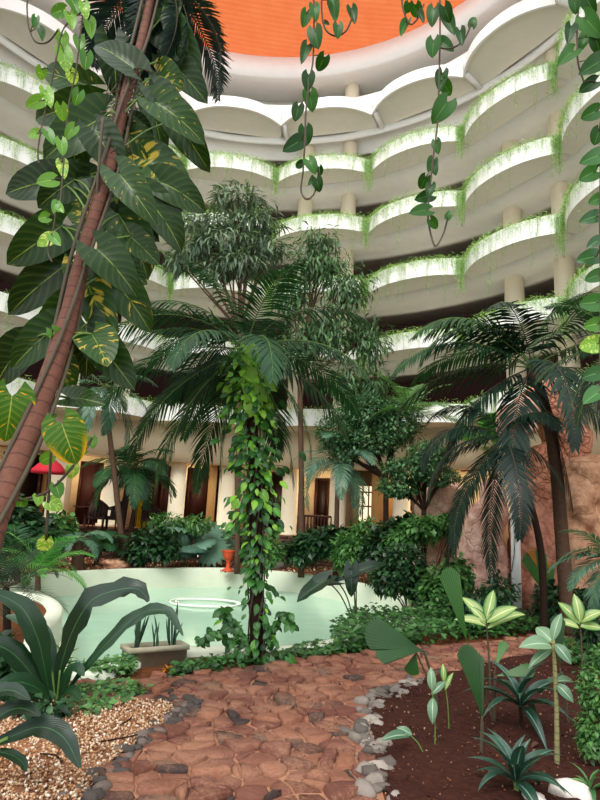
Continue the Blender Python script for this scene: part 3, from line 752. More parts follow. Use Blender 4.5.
for p, cell in voronoi(path, .195, .78):
    for part in ([cell] if R.random() < .75 else [cell[:len(cell)//2+1], cell[len(cell)//2:]+[cell[0]]]):
        if len(part) < 3: continue
        c = sum(part)/len(part); q = []
        for a in range(len(part)):
            A, B = part[a], part[(a+1) % len(part)]
            L = np.linalg.norm(B-A); k = max(1, int(L/.07))
            for t in range(k): q.append(A+(B-A)*t/k+np.array([R.uniform(-.011, .011), R.uniform(-.011, .011)]))
        m = len(q)
        if m < 3: continue
        h = .022+R.random()**2*.042; tl = np.array([R.uniform(-.035, .035), R.uniform(-.035, .035)]); V = []
        sz = max(.04, np.mean([np.linalg.norm(x-c) for x in q]))
        for g, z in ((.004+.008*R.random(), -.01), (.012, h-.008), (.026, h)):
            for x in q:
                y = c+(x-c)*(1-g/sz); V.append([y[0], y[1], z+(((y-c)@tl) if z > 0 else 0)+R.uniform(-.003, .003)])
        V.append([c[0], c[1], h+R.uniform(-.004, .004)])
        mb.add(V, [(k*m+i, k*m+(i+1) % m, (k+1)*m+(i+1) % m, (k+1)*m+i) for k in range(2) for i in range(m)]+[(2*m+i, 2*m+(i+1) % m, 3*m) for i in range(m)])
struct(mb.build('path', M['flag'], smooth=False))
# beds
lbed = GP([(88, 795), (110, 768), (135, 748), (160, 730), (177, 716), (168, 706), (120, 702), (60, 703), (0, 706), (-120, 712), (-260, 760), (-300, 900), (40, 870)])
rbed = GP([(372, 705), (390, 693), (420, 683), (460, 673), (510, 661), (560, 652), (620, 648), (740, 643), (900, 720), (900, 900), (410, 900), (394, 840), (384, 800), (376, 770), (369, 745), (366, 722)])
def bed(name, poly, g, z, amp, mat, fr=3):
    xs = [p[0] for p in poly]; ys = [p[1] for p in poly]; mb = MB(); idx = {}; V = []; Fc = []
    nx = int((max(xs)-min(xs))/g)+2; ny = int((max(ys)-min(ys))/g)+2; x0, y0 = min(xs), min(ys)
    def vid(i, j):
        if (i, j) not in idx:
            x, y = x0+i*g, y0+j*g; inn = inpoly((x, y), poly)
            idx[i, j] = len(V); V.append((x, y, (z+amp*noise.noise((x*fr, y*fr, 0))+amp*.5*noise.noise((x*fr*4, y*fr*4, 1))) if inn else -.01))
        return idx[i, j]
    for i in range(nx):
        for j in range(ny):
            if inpoly((x0+(i+.5)*g, y0+(j+.5)*g), poly): Fc.append((vid(i, j), vid(i+1, j), vid(i+1, j+1), vid(i, j+1)))
    mb.add(V, Fc, None, .5); return struct(mb.build(name, M[mat]))
bed('floor_gravel_bed', lbed, .05, .03, .02, 'gbase'); bed('floor_soil_bed', rbed, .05, .05, .035, 'soil')
def scatter(name, poly, n, size, mat, label, cat, sub=0, flat=.6, z=.03, keep=None):
    mb = MB(); base = [ico(1, s, (1, 1, flat), .3, 1.5) for s in range(6)] if sub else None
    oc = np.array([(1, 0, 0), (-1, 0, 0), (0, 1, 0), (0, -1, 0), (0, 0, 1), (0, 0, -1)], float)
    fo = {3: np.array([(0, 2, 4), (2, 1, 4), (1, 3, 4), (3, 0, 4), (2, 0, 5), (1, 2, 5), (3, 1, 5), (0, 3, 5)])}
    for _ in range(n):
        p = rand_in(poly)
        if keep and not keep(p): continue
        s = R.uniform(*size); V = oc*[s, s*R.uniform(.6, 1), s*R.uniform(.4, .8)]*1.0+np.array([[R.uniform(-.2, .2)*s for _ in range(3)] for _ in range(6)])
        fr = frame(rv(), rv()); mb.add(V@fr+[p[0], p[1], z+R.uniform(0, .012)], fo)
    return tag(mb.build(name, M[mat], smooth=False, at=(0, 0, 0)), label, cat, None, 'stuff')
vis = lambda p: p[1] > 2.9 and abs(p[0]) < p[1]*.62
scatter('gravel', lbed, 12000, (.007, .017), 'pebble', 'tan and cream pebbles covering the bed left of the path', 'gravel', keep=vis, z=.035)
scatter('mulch', rbed, 5000, (.005, .015), 'chip', 'dark red soil crumbs and chips in the bed right of the path', 'mulch', keep=vis, z=.05)
scatter('leaf_litter', GP([(0, 575), (150, 569), (320, 574), (420, 600), (480, 600), (420, 560), (250, 556), (100, 556), (0, 556)]), 2500, (.02, .06), 'pebble', 'tan chips on the earth behind the far pool rim', 'mulch', z=.0)
# border stones
rocks = [ico(2, s, (1, R.uniform(.65, .95), R.uniform(.45, .7)), .3, 1.1) for s in range(8)]
def stones(line, n, size, mat, label, group, width, name='border_stone', r0=1.0):
    P_ = [np.array(q) for q in line]; seg = [np.linalg.norm(P_[i+1]-P_[i]) for i in range(len(P_)-1)]; tot = sum(seg); protos = []
    for k in range(8):
        V, Fc = rocks[k]; mb = MB(); mb.add(V, Fc, None, R.random()); protos.append(mb)
    made = {}
    for i in range(n):
        t = (i+R.random())/n*tot; j = 0
        while j < len(seg)-1 and t > seg[j]: t -= seg[j]; j += 1
        p = P_[j]+(P_[j+1]-P_[j])*t/seg[j]; p = p+np.array([R.gauss(0, width), R.gauss(0, width), 0]); k = i % 8; s = R.uniform(*size)
        if k not in made: o = protos[k].build(name, M[mat]); made[k] = o
        else: o = made[k].copy(); COL.objects.link(o)
        o.location = (p[0], p[1], s*.33+.005); o.scale = (s, s, s); o.rotation_euler = (R.uniform(-.25, .25), R.uniform(-.25, .25), R.uniform(0, 6.3))
        tag(o, label, 'stone', group)
stones(GP([(80, 803), (98, 780), (118, 762), (140, 745), (165, 728), (180, 716), (196, 704), (172, 700)]), 115, (.02, .066), 'dstone', 'dark grey stone in the loose row between the gravel bed and the path', 'dark border stones left of the path', .042)
stones(GP([(390, 806), (382, 790), (376, 770), (370, 748), (368, 724), (374, 707), (392, 695), (420, 684)]), 120, (.026, .085), 'lstone', 'pale grey stone in the row edging the dark soil bed right of the path', 'pale border stones right of the path', .06)
def rock(px, py, s, mat, label, name='rock', z=0.0, seed=3, sc=(1, .8, .6), zlift=.3):
    b = G(px, py, z); V, Fc = ico(3, seed, tuple(x*s for x in sc), .25, 1.0); mb = MB(); mb.add(V+b+[0, 0, s*sc[2]*zlift*1.6], Fc)
    return tag(mb.build(name, M[mat], at=b), label, 'rock')
rock(574, 801, .135, 'wrock', 'largest whitish boulder at the bottom right corner of the soil bed', seed=4)
rock(533, 806, .09, 'wrock', 'smaller whitish boulder left of the largest one at the bottom right corner', seed=5)
rock(118, 568, .42, 'tanstone', 'tan boulder lying on the earth behind the pool at left', seed=6, sc=(1.2, .8, .5))
for i, (px, py, s) in enumerate(((278+0, 541, .3), (157, 530, .55), (176, 533, .4), (140, 529, .5))):
    rock(px, py+28, s, 'lstone', ['grey rock among shrubs behind the climbing vine', 'grey white rock in shrubs right of the left palm trunks', 'low grey rock in front of the lobby shrubs, rightmost of three', 'grey rock beside the left palm trunks near the lobby'][i], seed=7+i, sc=(1, .8, .75))
# ================================================================== SCULPTURE AND GARDEN FURNITURE
def blob(name, label, parts, Y, mat, cat='sculpture', voxel=.045, dis=.05, parent=None, at=None, dscale=.35):
    """stone carved in one piece: parts are (px, py, half width, half height, half depth m, turn, depth offset) in one plane of the garden"""
    bm = bmesh.new(); k = pxm(Y)*1.0
    c0 = np.array(ROOT[parent.name]) if parent is not None else (P(parts[0][0], parts[0][1], Y) if at is None else np.asarray(at))
    for px, py, wx, hy, dz, rot, dy in parts:
        c = P(px, py, Y+dy)-c0
        m = Matrix.Translation(c) @ Matrix.Rotation(-rot, 4, 'Y') @ Matrix.Diagonal((wx*k, dz, hy*k, 1))
        r = bmesh.ops.create_icosphere(bm, subdivisions=3, radius=1)
        for v in r['verts']:
            q = v.co; e = 3.2; n = (abs(q.x)**e+abs(q.y)**e+abs(q.z)**e)**(1/e); v.co = m @ (q/n)
    me = bpy.data.meshes.new(name); bm.to_mesh(me); bm.free(); me.materials.append(M[mat])
    o = bpy.data.objects.new(name, me); COL.objects.link(o)
    md = o.modifiers.new('join', 'REMESH'); md.mode = 'VOXEL'; md.voxel_size = voxel; md.use_smooth_shade = True
    sm = o.modifiers.new('smooth', 'SMOOTH'); sm.factor = .6; sm.iterations = 4
    tx = bpy.data.textures.new(name, 'CLOUDS'); tx.noise_scale = dscale; tx.noise_depth = 3
    dm = o.modifiers.new('wear', 'DISPLACE'); dm.texture = tx; dm.strength = dis*2; dm.mid_level = .5; dm.texture_coords = 'GLOBAL'
    if parent is not None: o.parent = parent
    else: o.location = c0
    ROOT[o.name] = tuple(c0)
    if label: tag(o, label, cat)
    return o
YS = 12.3
so_ = thing('serpent_sculpture', 'tall carved terracotta serpent arching among palms at the right', 'sculpture', np.array([*P(545, 600, YS)[:2], 0]))
blob('coil', None, [(562, 424, 22, 36, .5, .15, 0), (572, 446, 15, 22, .45, -.3, 0), (546, 398, 24, 17, .4, .4, 0), (548, 470, 22, 26, .45, 0, .1), (540, 492, 20, 16, .42, 0, .1)], YS, 'terra', parent=so_, dis=.05, dscale=.3)
blob('plinth', None, [(537, 548, 25, 60, .45, 0, .1), (534, 512, 20, 24, .42, .1, .1), (545, 596, 34, 26, .5, 0, .1)], YS, 'redstone', parent=so_, dis=.12, dscale=.4)
blob('head', None, [(516, 417, 17, 13, .34, .1, -.25), (508, 428, 10, 10, .3, 0, -.3), (528, 410, 16, 12, .3, -.3, -.1), (524, 433, 14, 5, .3, .5, -.2)], YS, 'pinkstone', parent=so_, dis=.05)
mb = MB(); e = P(522, 418, YS-.62); V, Fc = ico(2, 1, (.11, .11, .11), 0); mb.add(V+e, Fc); mb.build('eye', M['terra'], so_)
blob('leaning_stone', 'huge squared tan boulder standing upright at the right edge behind the palms', [(588, 482, 25, 26, .5, .1, 0), (602, 520, 20, 46, .5, 0, .1), (574, 500, 12, 30, .45, .25, 0), (572, 562, 12, 44, .4, 0, .05), (600, 590, 24, 40, .5, 0, .1)], 12.0, 'tanstone', 'rock', dis=.1, dscale=.6)
blob('standing_stone', 'pitted pink standing stone between the two dark palm trunks', [(484, 556, 20, 52, .35, .05, 0), (493, 506, 12, 28, .3, .1, 0), (478, 595, 30, 24, .4, 0, 0), (468, 566, 10, 30, .3, -.1, .1)], 12.6, 'pinkstone', 'rock', dis=.1, dscale=.5)
blob('round_boulder', 'rounded pink boulder above the shrubs left of the drooping dark palm', [(442, 501, 19, 16, .6, -.3, 0), (432, 512, 16, 14, .5, 0, 0), (454, 502, 12, 16, .5, 0, 0), (446, 535, 30, 34, .6, 0, .1), (440, 556, 34, 26, .6, 0, .1)], 15.4, 'pinkstone', 'rock', dis=.12, dscale=.5)
b = G(448, 592); o = thing('stone_basin', 'brown stone basin on a thick foot among the shrubs below the pink boulder', 'basin', b)
s = 10.0
p = P(447, 534, b[1]); h = p[2]
mb = MB(); mb.lathe(b, [(.5, 0), (.42, .1), (.36, h*.45), (.4, h-.3), (.42, h-.2)], 22); mb.build('foot', M['tanstone'], o)
mb = MB(); mb.lathe(b, [(.4, h-.2), (.56, h-.12), (.58, h), (.5, h+.01), (.44, h-.06), (.02, h-.08)], 26); mb.build('bowl', M['tanstone'], o)
b = np.array([*P(517, 600, 11.9)[:2], 0]); p = P(517, 492, 11.9); o = thing('post', 'slim white post between the carved stones at right', 'post', b)
mb = MB(); mb.tube([b, b+[0, 0, p[2]-.12]], .09, 12); mb.build('shaft', M['white'], o)
mb = MB(); mb.lathe(b+[0, 0, p[2]-.12], [(.11, 0), (.12, .06), (.05, .12)], 12); mb.build('cap', M['white'], o)
b = G(228, 571.5); k = pxm(b[1]); o = thing('urn', 'orange terracotta urn on a tall foot at the far pool rim', 'urn', b)
mb = MB(); mb.lathe(b, [(.2, 0), (.21, .04), (.11, .09), (.07, .2), (.08, .32), (.12, .36)], 20); mb.build('foot', M['urn'], o)
mb = MB(); mb.lathe(b, [(.11, .35), (.17, .42), (.22, .54), (.23, .62), (.26, .65), (.25, .67), (.2, .66), (.18, .6), (.02, .58)], 22); mb.build('bowl', M['urn'], o)
# trough with snake plants
bl, br = G(128, 669), G(186, 664); ax = br-bl; L = np.linalg.norm(ax); ux = ax/L; uy = np.array([-ux[1], ux[0], 0]); ang = math.atan2(ux[1], ux[0]); D_ = .26; H_ = .205
tc = (bl+br)/2+uy*D_/2; o = thing('planter_trough', 'rectangular weathered concrete trough planted with snake plants beside the pool', 'planter', tc)
mb = MB(); V = []
for e, z in ((0, 0), (.0, H_-.05), (-.02, H_-.05), (-.02, H_), (.025, H_), (.03, H_-.04)):
    for i, j in ((-1, -1), (1, -1), (1, 1), (-1, 1)): V.append(tc+ux*i*(L/2-e)+uy*j*(D_/2-e)+[0, 0, z])
mb.add(V, [(4*k+i, 4*k+(i+1) % 4, 4*k+4+(i+1) % 4, 4*k+4+i) for k in range(5) for i in range(4)]+[(0, 3, 2, 1)], None, .5); mb.build('box', M['concrete'], o, smooth=False)
mb = MB(); mb.box(tc+[0, 0, H_-.06], (L-.08, D_-.08, .03), ang); mb.build('planting_soil', M['soil'], o, smooth=False)
for q, (f, tips, lab) in enumerate(((-.24, ((136, 618), (141, 609), (146, 616), (150, 613), (134, 628), (143, 606), (139, 612)), 'snake plant at the left end of the concrete trough'), (-.02, ((152, 622), (155, 614), (159, 621), (156, 626)), 'shortest snake plant in the middle of the concrete trough'), (.22, ((166, 618), (172, 611), (178, 601), (176, 616), (183, 622), (169, 607)), 'snake plant at the right end of the concrete trough'))):
    pb = tc+ux*f*L*1.25+[0, 0, H_-.045]; mb = MB()
    for tpx in tips:
        tp = P(tpx[0], tpx[1], pb[1]+R.uniform(-.06, .06)); b0 = pb+ux*R.uniform(-.04, .04)+uy*R.uniform(-.03, .03); d = tp-b0
        put(mb, tpl('blade', 6, 2, .15, .5), b0, d, TOCAM(b0)+rv(.5), np.linalg.norm(d), .32)
    o2 = thing('snake_plant', lab, 'plant', pb, 'snake plants in the trough'); mb.build('leaves', M['snake'], o2)
# ================================================================== PALMS
rd = ringdirs
# leaning palm that carries the giant variegated climber
def tY(py): return 3.0+1.7*(520-py)/550
tr_px = [(-30, 585), (-2, 510), (30, 432), (62, 340), (85, 250), (108, 170), (126, 95), (142, 40), (156, -30)]
tr = [P(x, y, tY(y)) for x, y in tr_px]; g = tr[0]+(tr[0]-tr[1])*2.0; f0 = tr[0][2]/(tr[0][2]-g[2]); tr = [tr[0]+(g-tr[0])*f0]+tr
o = thing('leaning_palm', 'tall palm with a leaning ringed red brown trunk wrapped in giant variegated leaves', 'palm', tr[0])
c_ = curve(tr, 60); n = len(c_); mb = MB(); mb.tube(c_, [(.076-.040*i/(n-1))*(1+.04*math.sin(i*2.1)) for i in range(n)], 14); mb.build('trunk', M['palmbark'], o)
for d in ((.55, .55, -.1), (.3, .8, .25), (.75, .35, .2), (-.25, .7, .35), (-.75, .35, .3), (.1, .7, -.4), (-.6, -.3, .5), (.62, .75, -.35), (.45, .3, .4), (-.45, .8, -.1)):
    frond(tr[-1], pxdir(*d), R.uniform(1.15, 1.45), 1.3, 40, .34, .026, .35, .012, 3, .2, tint=R.uniform(.1, .5)).build('frond', M['palmdark'], o)
# middle palm behind the climber
b = G(257, 662); Yc = b[1]
pm = palm('middle_palm', 'green feather palm at the picture centre, its trunk hidden by a bright climber', b, P(247, 352, Yc), [], 1.7, r=(.085, .06), bark='darkbark', mids=[P(256, 540, Yc), P(253, 440, Yc)])
top = P(246, 350, Yc)
for d in ((-.85, -.55, .1, 1.0, 1.5), (-.55, -.85, .2, 1.0, 1.6), (-.15, -1, .1, .75, 1.1), (.25, -1, -.1, .8, 1.3), (.6, -.8, .2, 1.0, 1.6), (.95, -.35, 0, 1.0, 1.5), (1.0, .0, .3, 1.0, 1.2), (-1.0, -.15, -.2, 1.1, 1.3), (-.95, .2, .3, 1.05, 1.0), (-.7, .5, -.3, 1.0, .9), (-.35, .85, -.2, .9, .5), (.7, .5, -.3, .95, .9), (.45, .8, .3, .8, .7), (-.5, -.5, -.8, .9, 1.6), (.4, -.4, -.9, .9, 1.6), (.1, -.5, .9, .9, 1.5), (-.85, -.2, .8, 1.0, 1.4), (-.6, .3, .7, 1, 1.0), (-.8, -.75, -.1, 1.15, 1.9), (-.8, .6, -.2, 1.1, .8), (-.5, .9, .2, 1.05, .5), (-.95, .35, -.1, 1.15, 1.0), (.55, .85, -.2, 1.0, .5), (.85, .25, .4, 1.05, 1.0), (-.7, -.6, .5, 1.0, 1.7)):
    frond(top, pxdir(*d[:3]), 1.9*d[3], d[4], 42, .52, .03, .75, .011, 3, .15, tint=R.uniform(.15, .7)).build('frond', M['palm'], pm)
# big right palm
b = G(568, 622); Yr = b[1]-1.75; b = np.array([*P(568, 600, Yr)[:2], 0])
pr = palm('right_palm', 'tall dark feather palm with a brown trunk in front of the serpent sculpture', b, P(533, 372, Yr), [], 2, r=(.12, .085), bark='bark', mids=[P(562, 540, Yr), P(556, 470, Yr), P(546, 410, Yr)])
top = P(532, 368, Yr)
for d in ((-.6, -1, .1, 1.0, 2.1), (-.95, -.6, -.1, 1.1, 1.6), (-1, -.15, .1, 1.0, 1.2), (-.8, .25, -.3, .95, 1.0), (-.25, -1, -.2, .8, 1.9), (.1, -1, .2, .8, 1.7), (.45, -.95, 0, .95, 1.9), (.9, -.6, .1, 1.1, 1.4), (1, -.05, -.2, 1.1, .9), (.25, -.1, -1, 1.05, 1.6), (.55, .4, -.6, 1.0, 1.0), (-.45, .4, -.6, .9, 1.1), (-.6, -.5, .7, 1, 1.5), (.3, .9, -.2, .95, .3), (-.75, -.85, -.1, 1.05, 2.2), (-.1, -.25, -1, 1.1, 1.9), (-.35, -1, .3, .9, 2.3)):
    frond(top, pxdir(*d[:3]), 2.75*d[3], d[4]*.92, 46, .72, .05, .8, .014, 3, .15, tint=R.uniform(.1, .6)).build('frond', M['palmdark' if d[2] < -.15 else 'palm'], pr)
# drooping dark palm left of it
Yd = Yr-.35; b = np.array([*P(543, 600, Yd)[:2], 0])
pd = palm('drooping_palm', 'thin stemmed palm with drooping blackish fronds left of the tall right palm', b, P(507, 440, Yd), [], 1.6, r=(.06, .05), bark='darkbark', mids=[P(541, 552, Yd), P(526, 490, Yd)])
top = P(505, 437, Yd)
for d in ((-.8, -.45, 0, 1.0, 2.1), (-.95, -.1, -.2, 1.05, 1.6), (-.6, .4, -.3, 1.2, 1.0), (-.3, .8, -.2, 1.35, .5), (.1, .9, -.3, 1.2, .4), (.6, .2, -.2, .9, 1.5), (-.4, -.8, .2, .9, 2.3), (.3, -.8, -.3, .7, 2.2), (-.7, .1, .5, 1, 1.4), (-.45, .6, .2, 1.3, .7), (-.15, .2, -.9, 1.1, 1.5)):
    frond(top, pxdir(*d[:3]), 1.95*d[3], d[4], 46, .48, .036, .6, .011, 3, .05, tint=R.uniform(.0, .45)).build('frond', M['palmdark'], pd)
# palm at the right edge
Ye = 7.2; b = np.array([*P(640, 600, Ye)[:2], 0]); top = P(622, 345, Ye)
pe = palm('edge_palm', 'feather palm leaning in from the right edge beside the hanging vine', b, top, [], 1.5, r=(.07, .055), bark='bark')
for d in ((-.9, -.5, 0, 1.0, 1.3), (-.6, -.9, .1, .9, 1.3), (-1, .05, .2, .9, .9), (-.8, .5, -.1, .9, .7), (.5, -.8, 0, 1, 1.4), (.8, 0, .2, 1, 1.0), (-.2, -.9, .4, .9, 1.4), (-.5, .7, .3, .9, .6)):
    frond(top, pxdir(*d[:3]), 1.35*d[3], d[4], 38, .36, .02, .5, .01, 3, .15, tint=R.uniform(.1, .6)).build('frond', M['palm'], pe)
Ye = 8.4; b = np.array([*P(618, 640, Ye)[:2], 0]); top = P(612, 560, Ye)
ps = palm('young_palm', 'young grey green palm arching over the tan boulder at the right edge', b, top, [(-.9*RV+.35*UV_*1), ], 1.0, 'palmblue', r=(.05, .04))
for d in ((-.9, -.6, 0), (-.9, -.1, -.2), (-.5, -.9, .2), (.6, -.6, 0), (-.7, .3, -.4)):
    frond(top, pxdir(*d), .85, 1.3, 32, .24, .022, .4, .009, 3, .2).build('frond', M['palmblue'], ps)
# palms round the pool and in front of the lobby
b = G(115, 563); Yl = b[1]
palm('lobby_palm', 'bushy feather palm on a dark stem in front of the left lobby columns', b, P(131, 468, Yl), rd(13, 1.1, -.35, .2), 2.0, 'palm', (.13, .1), 'darkbark', ll=.62, lw=.06, hang=.7, n=34, droop=1.5)
b = G(124, 561); palm('lobby_palm', 'thinner leaning palm just right of the bushy lobby palm', b, P(141, 474, b[1]), rd(8, .9, -.3, .2, 1), 1.5, 'palmblue', (.08, .06), 'bark', ll=.5, lw=.05, hang=.6, n=28, droop=1.5)
b = G(78, 572); palm('dwarf_palm', 'dwarf palm with curling pale fronds on a stubby trunk at the left pool rim', b, P(78, 541, b[1]), rd(10, .8, .1, .2), 1.05, 'palmblue', (.2, .12), 'bark', ll=.28, lw=.035, hang=.5, n=30, droop=2.0)
Yt = 19.8; palm('slender_palm', 'tall slender palm with hanging grey fronds behind the giant leaves at left', np.array([*P(128, 540, Yt)[:2], 0]), P(104, 386, Yt), rd(11, .9, -.7, .2, .5), 2.4, 'palmblue', (.1, .07), 'bark', ll=.6, lw=.045, hang=.8, n=34, droop=1.6)
Yt = 19.5; palm('grey_palm', 'airy grey green palm in front of the wooden balustrade', np.array([*P(336, 560, Yt)[:2], 0]), P(338, 462, Yt), rd(13, 1.1, -.4, .2, 2), 2.0, 'palmblue', (.1, .06), 'bark', ll=.55, lw=.04, hang=.5, n=32, droop=1.7)
Yt = 19.0; palm('light_palm', 'light green palm fanning out below the planted balconies right of centre', np.array([*P(418, 560, Yt)[:2], 0]), P(410, 418, Yt), rd(12, 1.35, .2, .2, 1), 2.0, 'palmlight', (.09, .07), 'bark', ll=.5, lw=.045, hang=.45, n=32, droop=1.2)
Yt = 13.5; palm('bright_palm', 'bright green palm fronds rising behind the serpent head', np.array([*P(497, 580, Yt)[:2], 0]), P(494, 446, Yt), rd(9, 1.4, .3, .2, 1), 1.15, 'palmbright', (.08, .06), 'bark', ll=.4, lw=.05, hang=.2, n=26, droop=.8)
b = G(8, 640); palm('spiky_palm', 'low palm with thin dark spiky fronds at the left edge of the pool', b, P(6, 588, b[1]), rd(16, 1.2, -.1, .2, .4), 1.0, 'palmdark', (.05, .04), 'darkbark', ll=.26, lw=.012, hang=.15, n=26, droop=1.1, rr=.006)
b = G(38, 589); palm('feathery_palm', 'bright feathery young palm behind the spiky palm at left', b, P(38, 572, b[1]), rd(12, 1.3, .2, .2, .9), 1.35, 'palmbright', (.06, .05), 'bark', ll=.32, lw=.03, hang=.3, n=30, droop=1.3)
b = G(18, 582); palm('feathery_palm', 'dark green feathery palm at the left edge below the leaning trunk', b, P(15, 556, b[1]), rd(12, 1.2, .0, .2, 2.2), 1.5, 'palm', (.07, .06), 'bark', ll=.4, lw=.04, hang=.4, n=30, droop=1.3)
b = G(95, 566); palm('feathery_palm', 'wide dark feather palm behind the dwarf palm', b, P(100, 548, b[1]), rd(11, 1.2, .3, .2, 1.2), 1.0, 'palm', (.08, .06), 'bark', ll=.45, lw=.05, hang=.4, n=28, droop=1.4)
# fan palms by the far rim
def fanpalm(label, px, py, h, n, L, mat, seed, spread=4.2, name='fan_palm'):
    b = G(px, py); o = thing(name, label, 'palm', b, 'fan palms at the far rim' if n > 6 else None); ms = MB(); mb = MB(); top = b+[0, 0, h*.35]
    ms.tube([b-[0, 0, .02], top], [.06, .05], 7)
    for i in range(n):
        a = i*2.4+seed; e = R.uniform(.1, 1.2); d = np.array([math.cos(a)*math.cos(e), math.sin(a)*math.cos(e), math.sin(e)]); q = top+d*h*.7
        ms.tube(curve([top, top+d*h*.4+[0, 0, .03], q], 6), .009, 4)
        put(mb, fan_tpl(13, spread, .03, .45, 2, .3), q, d*[1, 1, .3]+[0, 0, -.15], [0, 0, 1.0]+TOCAM(q)*.9+rv(.3), L*R.uniform(.8, 1.1))
    ms.build('stem', M['stem'], o); mb.build('fronds', M[mat], o, smooth=False)
fanpalm('grey green fan palm at the far rim, left one of the pair', 184, 567, 1.3, 14, .72, 'palmblue', .3)
fanpalm('grey green fan palm at the far rim, right one of the pair', 202, 566, 1.2, 13, .6, 'palmblue', 1.3)
fanpalm('dark fan palm among the shrubs right of the climber', 290, 568, 1.0, 9, .5, 'palm', 2.0)
# ================================================================== TREES AND SHRUBS
def lob(Y, *L): return [(P(x, y, Y+(q[0] if q else 0)), (rx*pxm(Y), rx*pxm(Y)*.8, ry*pxm(Y))) for x, y, rx, ry, *q in L]
def gb(px, Y, z=0): p = P(px, 560, Y); return np.array([p[0], p[1], z])
Y = 19.7
bush('feathery_tree', 'tall airy tree with feathery grey green crown left of the picture centre', gb(238, Y), lob(Y, (238, 198, 34, 11), (206, 222, 32, 9), (254, 222, 34, 10), (224, 242, 42, 9), (266, 246, 26, 10), (194, 250, 26, 7), (242, 264, 36, 9), (215, 270, 20, 8), (180, 262, 18, 6)), 3000, .5, 'feather', 'lance', 14, 'tree', wid=.55, bark='bark', trunk=P(240, 330, Y), stemr=.045, flat=.8, shell=.2)
Y = 19.6
bush('weeping_tree', 'tall tree with drooping green crown right of the feathery tree', gb(302, Y), lob(Y, (318, 262, 40, 24), (292, 292, 30, 30), (346, 288, 34, 30), (330, 330, 40, 30), (368, 340, 26, 34), (300, 345, 30, 30), (375, 385, 20, 26), (318, 240, 26, 16), (345, 380, 26, 24)), 5200, .34, 'feather2', 'lance', 18, 'tree', wid=.7, bark='bark', trunk=P(300, 380, Y), stemr=.05, flat=1.2, shell=.15)
Y = 19.0
bush('round_tree', 'spreading fine leaved tree with a forked trunk right of the grey palm', gb(384, Y), lob(Y, (366, 412, 34, 20), (340, 432, 26, 20), (396, 424, 30, 22), (372, 440, 34, 16), (345, 455, 16, 12)), 8500, .13, 'fine', 'oval', 16, 'tree', bark='darkbark', trunk=P(386, 478, Y), stemr=.05, flat=.2)
Y = 14.5
bush('layered_tree', 'small layered tree with dense crown above the round pink boulder', gb(424, Y), lob(Y, (412, 470, 32, 13), (398, 488, 22, 9), (428, 455, 22, 14), (440, 476, 20, 10)), 4200, .11, 'fine', 'oval', 10, 'tree', bark='darkbark', trunk=P(424, 510, Y), stemr=.035, flat=.1)
SH = [  # px of base, Y, lobes, leaves, leaf size, material, leaf kind, label
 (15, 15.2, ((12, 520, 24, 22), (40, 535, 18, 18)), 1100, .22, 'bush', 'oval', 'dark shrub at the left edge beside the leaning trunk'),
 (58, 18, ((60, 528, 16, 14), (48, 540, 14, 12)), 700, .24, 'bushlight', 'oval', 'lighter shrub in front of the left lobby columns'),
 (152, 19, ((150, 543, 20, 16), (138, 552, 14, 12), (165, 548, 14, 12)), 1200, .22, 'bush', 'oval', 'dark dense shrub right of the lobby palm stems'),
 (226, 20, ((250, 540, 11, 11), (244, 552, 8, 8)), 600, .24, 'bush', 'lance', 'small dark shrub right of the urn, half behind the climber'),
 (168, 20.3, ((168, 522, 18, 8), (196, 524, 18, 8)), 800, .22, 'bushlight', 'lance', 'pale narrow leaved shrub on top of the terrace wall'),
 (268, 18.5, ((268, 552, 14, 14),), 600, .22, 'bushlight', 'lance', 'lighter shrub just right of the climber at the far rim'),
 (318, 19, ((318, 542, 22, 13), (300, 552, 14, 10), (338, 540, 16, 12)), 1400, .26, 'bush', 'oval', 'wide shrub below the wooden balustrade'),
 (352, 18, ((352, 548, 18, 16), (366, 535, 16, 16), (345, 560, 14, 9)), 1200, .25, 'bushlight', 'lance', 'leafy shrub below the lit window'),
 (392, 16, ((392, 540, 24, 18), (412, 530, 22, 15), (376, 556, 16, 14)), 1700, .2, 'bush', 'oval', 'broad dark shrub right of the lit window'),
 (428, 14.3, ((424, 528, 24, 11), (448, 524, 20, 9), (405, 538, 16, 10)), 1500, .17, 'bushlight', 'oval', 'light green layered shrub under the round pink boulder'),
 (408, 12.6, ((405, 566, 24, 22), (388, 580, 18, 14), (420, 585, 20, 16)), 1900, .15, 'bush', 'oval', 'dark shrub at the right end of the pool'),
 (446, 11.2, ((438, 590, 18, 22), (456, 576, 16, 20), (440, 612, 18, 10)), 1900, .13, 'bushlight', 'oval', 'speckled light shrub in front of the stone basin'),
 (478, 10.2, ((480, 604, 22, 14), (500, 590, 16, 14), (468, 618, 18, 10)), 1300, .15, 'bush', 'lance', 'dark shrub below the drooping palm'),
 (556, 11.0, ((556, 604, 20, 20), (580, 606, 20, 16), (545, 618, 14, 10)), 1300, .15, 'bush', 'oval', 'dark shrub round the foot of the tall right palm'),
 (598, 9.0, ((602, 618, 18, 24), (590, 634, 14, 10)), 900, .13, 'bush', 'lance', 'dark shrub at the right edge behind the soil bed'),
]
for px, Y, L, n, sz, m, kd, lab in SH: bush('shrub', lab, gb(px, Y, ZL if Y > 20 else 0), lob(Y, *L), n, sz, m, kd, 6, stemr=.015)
b = G(600, 770); b = np.array([*P(604, 700, 4.55)[:2], .03])
bush('box_shrub', 'dense small leaved shrub at the right edge of the soil bed', b, lob(4.55, (604, 690, 26, 26), (600, 728, 22, 22), (612, 655, 18, 14), (592, 745, 12, 12)), 2600, .042, 'bushlight', 'oval', 14, stemr=.007)
